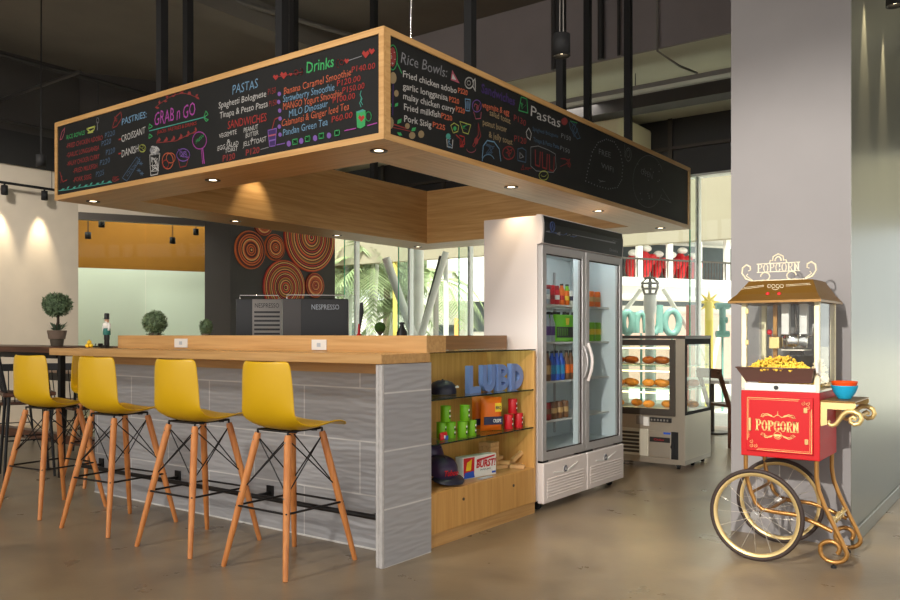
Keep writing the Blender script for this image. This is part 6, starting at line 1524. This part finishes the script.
for i in range(7):
    x = L * (i + .5) / 7; obj('balcony_post', MB().box(x - .06, .05, 2.48, x + .06, .15, 3.45), 'facade', bl, world=False)
m = MB().box(0, .04, 2.88, L, .08, 2.92)
for i in range(70): x = L * i / 70; m.box(x, .05, 2.48, x + .012, .065, 2.9)
obj('railing', m, 'steel_dark', bl, world=False)
def loc_b(px_, py_, y):   # point in building frame on local plane y
    Mi = WM[bl.name].inverted(); o = Mi @ Vector((0, 0, CAMZ)); r_ = ray(px_); d = Mi.to_3x3() @ Vector((r_[0], r_[1], (HY - py_) / FPX)); t = (y - o.y) / d.y; return o + d * t
random.seed(9)
for i, (px_, w_) in enumerate(((631, .42), (644, .6), (656, .36), (669, .6), (680, .36), (690, .36))):
    q = loc_b(px_, 262, .5); m = MB()
    h_ = .62 + .12 * (i % 3 == 1)
    m.sphere((q.x, .5, 2.48 + h_ * .45), h_ * .45, 12, 8, (w_ * .9, .6, 1)); m.mat(1).sphere((q.x + .03, .45, 2.48 + h_ * .95), .1, 10, 7, (1.3, 1, .8)); m.mat(0).sphere((q.x + .16, .42, 2.48 + h_ * .62), .13, 10, 7)
    o = obj('balcony_decoration', m, ['c_red', 'c_white'], None, world=False); I = WM[bl.name]
    o.matrix_world = I; setp(o, ['red and white bundle on the balcony, leftmost', 'tall red bundle with white top on the balcony', 'small red bundle on the balcony right of the tall one', 'wide red bundle on the balcony near its middle', 'red bundle with white top on the balcony beside the wide one', 'small red bundle on the balcony, rightmost'][i], 'decoration', 'red bundles on the balcony')
# street sign letters
def sign_letter(strokes, px0_, px1_, py0_, py1_, T, lab, m_='sign_teal', wd=.055):
    o0 = onT(px0_, py1_, T); o1 = onT(px1_, py1_, T); top = onT(px0_, py0_, T); u = o1 - o0; v = top - o0; mb = MB()
    for st_ in strokes: mb.tube([o0 + u * x + v * y for x, y in st_], wd, 8)
    # posts down to the ground
    base = o0 + u * .5
    mb.cyl((base.x, base.y, -.02), (base.x, base.y, o0.z), .02, n=8)
    return single('sign_letter', mb, m_, lab, 'sign letter', (base.x, base.y, -.02))
def arch(): return [(0, 0), (0, .9)], [(0, .6), (.2, .95), (.5, 1), (.8, .9), (.95, .6), (1, 0)]
circ = [(.5 + .5 * math.cos(R(t)), .5 + .5 * math.sin(R(t))) for t in range(0, 361, 20)]
T_ = 13.0
sign_letter([circ, [(1, 1), (1, 0)]], 623, 632, 312, 333, T_, 'teal outdoor sign letter a, leftmost beside the fridge')
sign_letter(arch(), 636.5, 646, 313, 333, T_, 'teal outdoor sign letter n, second from the fridge')
sign_letter([[(0, 1), (0, .3), (.2, 0), (.6, 0), (.9, .3), (1, 1)], [(1, 1), (1, 0)]], 649, 660, 305, 333, T_, 'teal outdoor sign letter u, between the n and the o')
sign_letter([circ], 665, 679, 311, 334, T_, 'teal outdoor sign letter o above the pastry case')
sign_letter([[(.5, 0), (.5, 1)], [(0, 0), (1, 0)], [(0, 1), (1, 1)], [(.5, .5), (.85, .5)]], 716, 729, 306, 334, T_, 'teal outdoor serif letter at the right beside the grey pillar')
p = onT(692, 320, 14); single('rust_post', MB().box(p.x - .09, p.y - .05, -.02, p.x + .09, p.y + .05, onT(692, 305, 14).z, .01), 'sign_rust', 'rust red post outside the window right of the sign letters', 'post', (p.x, p.y, -.02))
p = onT(650, 300, 12.4); ln = thing('street_lantern', 'pale street lantern post outside behind the sign letters', 'lamp post', (p.x, p.y, -.02))
zz0 = lambda py_: onT(650, py_, 12.4).z
obj('post', MB().lathe([(.09, -.02), (.075, .2), (.07, zz0(315)), (.09, zz0(312)), (.1, zz0(296)), (.08, zz0(294))], (p.x, p.y, 0), 16), 'facade', ln)
m = MB()
for i in range(4): zq = zz0(294) + (zz0(278) - zz0(294)) * i / 3; m.ring((p.x, p.y, zq), (0, 0, 1), [.09, .12, .13, .09][i], .012, 20, 6)
for i in range(6): a_ = 2 * PI * i / 6; m.tube([(p.x + r_ * math.cos(a_), p.y + r_ * math.sin(a_), zz0(294) + (zz0(277) - zz0(294)) * f) for r_, f in ((.09, 0), (.13, .4), (.13, .7), (.03, 1))], .01, 6)
m.cyl((p.x, p.y, zz0(294)), (p.x, p.y, zz0(272)), .012, n=6); obj('cage', m, 'pipe_grey', ln)
p = onT(709, 330, 13.6); fl = thing('yellow_ornament', 'yellow star ornament on a pole outside the right window', 'ornament', (p.x, p.y, -.02))
zq = onT(709, 302, 13.6).z; obj('pole', MB().cyl((p.x, p.y, -.02), (p.x, p.y, zq), .07, n=10), 'yellow_pole', fl)
m = MB()
for i in range(8):
    a_ = 2 * PI * i / 8; u_ = Vector((CC, SS, 0)); c_ = Vector((p.x, p.y, zq)); tip = c_ + u_ * (.2 * math.cos(a_)) + Vector((0, 0, .2 * math.sin(a_))); w_ = (u_ * math.cos(a_ + 1.57) + Vector((0, 0, math.sin(a_ + 1.57)))) * .05; n_v = Vector((SS, -CC, 0)) * .05
    m.add([c_ - w_, tip, c_ + w_, c_ + n_v, c_ - n_v], [(0, 1, 3), (1, 2, 3), (0, 4, 1), (1, 4, 2), (0, 3, 4), (2, 4, 3)])
obj('star', m, 'yellow_pole', fl)
def strut(pts, r, lab, m_='trunk_white', name='painted_post', cat='post'):
    mb = MB().tube(pts, r, 10); return single(name, mb, m_, lab, cat, pts[0])
for (xa, ya_, xb, yb_, T, r, lb_) in ((640, 291, 624, 312, 14.2, .04, 'white leaning pole outside left of the lantern'), (664, 290, 681, 318, 14.2, .04, 'white leaning pole outside right of the lantern'), (729, 285, 722, 320, 15, .04, 'white slanting pole outside beside the grey pillar')):
    A_, B_ = onT(xa, ya_, T), onT(xb, yb_, T); A_ = A_ + (A_ - B_) * .05; d = (B_ - A_); k_ = (-.02 - A_.z) / d.z; strut([A_ + d * k_, A_], r, lb_)
# left window view: trunk, struts, poles
T = 14.5
def vert(px_, T, r, ztop, lab, m_='trunk_white', name='painted_post'): p_ = onT(px_, 330, T); return strut([(p_.x, p_.y, -.02), (p_.x, p_.y, ztop)], r, lab, m_, name)
vert(418.5, T, .095, 4.0, 'thick white painted post outside the left windows')
vert(395, 16, .045, 4.0, 'yellow pole outside the left windows', 'yellow_pole', 'yellow_pole')
vert(446, 15.5, .05, 3.2, 'slim white pole outside between the leaning posts and orange pillar')
vert(436, 18, .06, 2.2, 'short grey pole outside the left windows', 'pipe_grey')
for (xa, ya_, xb, yb_, r, lb_, m_) in ((386, 258, 410, 326, .075, 'white leaning strut outside, tilted to the left of the thick post', 'facade'), (446, 252, 423, 330, .06, 'white leaning strut outside, tilted to the right of the thick post', 'facade'), (440.5, 256, 424, 318, .025, 'thin dark brace beside the right leaning strut', 'pipe_dark')):
    A_, B_ = onT(xa, ya_, 14.0), onT(xb, yb_, 14.0); d = B_ - A_; strut([A_ + d * ((-.02 - A_.z) / d.z), A_], r, lb_, m_, 'leaning_strut')
a, rz, L = bld_frame(440, 24, 500, 24)
b2 = thing('white_annex', 'white low building with orange pillar beyond the left windows', 'building', (a.x, a.y, 0), rz)
obj('wall', MB().box(-.4, .6, -.02, L + .6, .9, 3.6), 'facade', b2, world=False); obj('window', MB().box(.9, .55, 1.3, 1.5, .61, 2.2).box(-.1, .55, .3, .5, .61, 1.5), 'facade_dark', b2, world=False)
obj('parapet', MB().box(-.4, 0, 2.2, L + .6, .6, 2.6), 'facade', b2, world=False); obj('orange_pillar', MB().box(.42, .1, -.02, .56, .3, 1.7), 'orange_wall', b2, world=False)
a, rz, L = bld_frame(300, 33, 440, 33)
b3 = thing('pale_house', 'pale house hidden behind the palms outside the left windows', 'building', (a.x, a.y, 0), rz)
obj('wall', MB().box(0, 0, -.02, L, .4, 2.4), 'facade', b3, world=False); obj('window', MB().box(1.6, -.04, .4, 2.4, .01, 1.7).box(3.4, -.04, .3, 4.2, .01, 1.5), 'facade_dark', b3, world=False); obj('roof', MB().box(-.2, -.3, 2.4, L + .2, .5, 2.6), 'facade', b3, world=False)
def palm(px_, T, zc, n, L, seed, lab):
    rnd = random.Random(seed); p_ = onT(px_, 330, T); b = Vector((p_.x, p_.y, -.02)); t_ = thing('palm_tree', lab, 'palm tree', b)
    top = b + Vector((.1, .05, zc))
    obj('trunk', MB().tube([b, b + Vector((.03, 0, zc * .5)), top], [.14, .1, .08], 10), 'trunk_white', t_)
    m = MB()
    for i in range(n):
        a_ = 2 * PI * i / n + rnd.uniform(-.2, .2); el = rnd.uniform(-.1, 1.1); u = Vector((math.cos(a_), math.sin(a_), 0)); s_ = Vector((-u.y, u.x, 0)); P_ = []
        for j in range(9):
            f = j / 8; P_.append(top + u * (L * f * (math.cos(el) * (1 - .2 * f))) + Vector((0, 0, L * (math.sin(el) * f - .75 * f * f))))
        m.tube(P_, [.016 - .0015 * j for j in range(9)], 4)
        for j in range(1, 9):
            for q in (0, .33, .66):
                if j == 8 and q > 0: continue
                c_ = P_[j].lerp(P_[min(j + 1, 8)], q); d = (P_[j] - P_[j - 1]).normalized()
                for sg_ in (-1, 1):
                    ll = L * .3 * math.sin(PI * min(.95, (j + q) / 8.8)) ** .6; tip = c_ + s_ * (sg_ * ll * .8) + d * ll * .5 + Vector((0, 0, -ll * .35)); w_ = d * .022
                    m.add([c_ - w_, c_ + w_, tip], [(0, 1, 2)])
    obj('fronds', m, 'palm_green', t_); return t_
palm(346, 17.5, 2.55, 18, 1.5, 1, 'palm tree outside, leftmost beside the dark pillar')
palm(370, 17, 2.7, 20, 1.7, 2, 'tall palm tree outside behind the second window')
palm(390, 18.5, 1.7, 18, 1.4, 3, 'low palm tree outside behind the yellow pole')
palm(432, 21, 2.6, 16, 1.6, 4, 'palm tree outside beyond the leaning struts')
def bush(px_, T, zc, r, seed, lab, n=1400):
    p_ = onT(px_, 330, T); b = Vector((p_.x, p_.y, -.02)); t_ = thing('tree', lab, 'tree', b)
    obj('trunk', MB().tube([b, b + Vector((0, 0, zc))], [.16, .1], 8), 'bark', t_)
    m = MB(); rnd = random.Random(seed)
    for i in range(5):
        c_ = b + Vector((rnd.uniform(-.7, .7) * r, rnd.uniform(-.5, .5) * r, zc + rnd.uniform(-.3, .5) * r)); k_ = leafball(c_, r * rnd.uniform(.5, .7), n // 5, seed + i, .22); k_.mi = 0
        m.add(k_.v, k_.f)
    obj('foliage', m, 'tree_green', t_)
bush(346, 26, 3.6, 1.5, 21, 'leafy green tree far outside behind the leftmost palm'); bush(387, 27.5, 3.6, 1.3, 31, 'leafy green tree far outside behind the yellow pole'); bush(432, 27, 3.8, 1.6, 41, 'leafy green tree far outside behind the thick white post'); bush(408, 38, 4.4, 2.0, 51, 'pale tree farthest away beyond the left windows')

# ================================================================== LIGHT
w = bpy.data.worlds.new('world'); scene.world = w; w.use_nodes = True
bg = w.node_tree.nodes['Background']; bg.inputs['Color'].default_value = (1.0, 0.98, 0.96, 1); bg.inputs['Strength'].default_value = 1.05
sun = bpy.data.lights.new('sun', 'SUN'); sun.energy = 6.0; sun.angle = R(3); sun.color = (1, .95, .86)
so = bpy.data.objects.new('sun', sun); COL.objects.link(so); so.rotation_euler = Vector((-.3, .5, -1.0)).to_track_quat('-Z', 'Y').to_euler()
# unseen key light, plus fills that brighten the interior
spot('key_spot', (-1.05, -.2, 2.35), (-1.1, 5.0, .95), 640, 44, (1, .95, .88), .6, .03)  # flash-like key light left of the camera, throws the cart's shadow
spot('fill_spot', (-4.2, -1.2, 4.6), (-4.6, 3.6, .6), 260, 75, (1, .96, .9), .8, .25)  # front fill over the stools and tile wall
spot('fill_spot', (-1.5, 1.0, 4.7), (-2.6, 4.8, .8), 190, 70, (1, .95, .88), .8, .2)  # front fill over the fridge and display cabinet
spot('fill_spot', (2.6, 3.2, 4.6), (-.88, 7.2, 1.0), 120, 60, (1, .97, .9), .8, .3)  # fill added to brighten the pillar's right side
l = area('window_lamp', (-6.0, 9.2, 4.05), 3.0, .5, 32, (1, .97, .92))  # unseen fill added to brighten the window fins, soffit and floor
l = area('room_fill', (-12.0, 7.4, 3.45), 1.2, 4.0, 50, (1, .96, .88))  # area fill added under the room ceiling to brighten its walls
spot('fill_spot', (-7.6, 1.6, 4.6), (-11, 5.2, 1.0), 520, 62, (1, .93, .84), .8, .25)  # fill added to brighten the white left wall
scene.view_settings.view_transform = 'Standard'; scene.view_settings.look = 'None'; scene.view_settings.gamma = 1.0
scene.view_settings.use_curve_mapping = False
scene.view_settings.exposure = 0.8
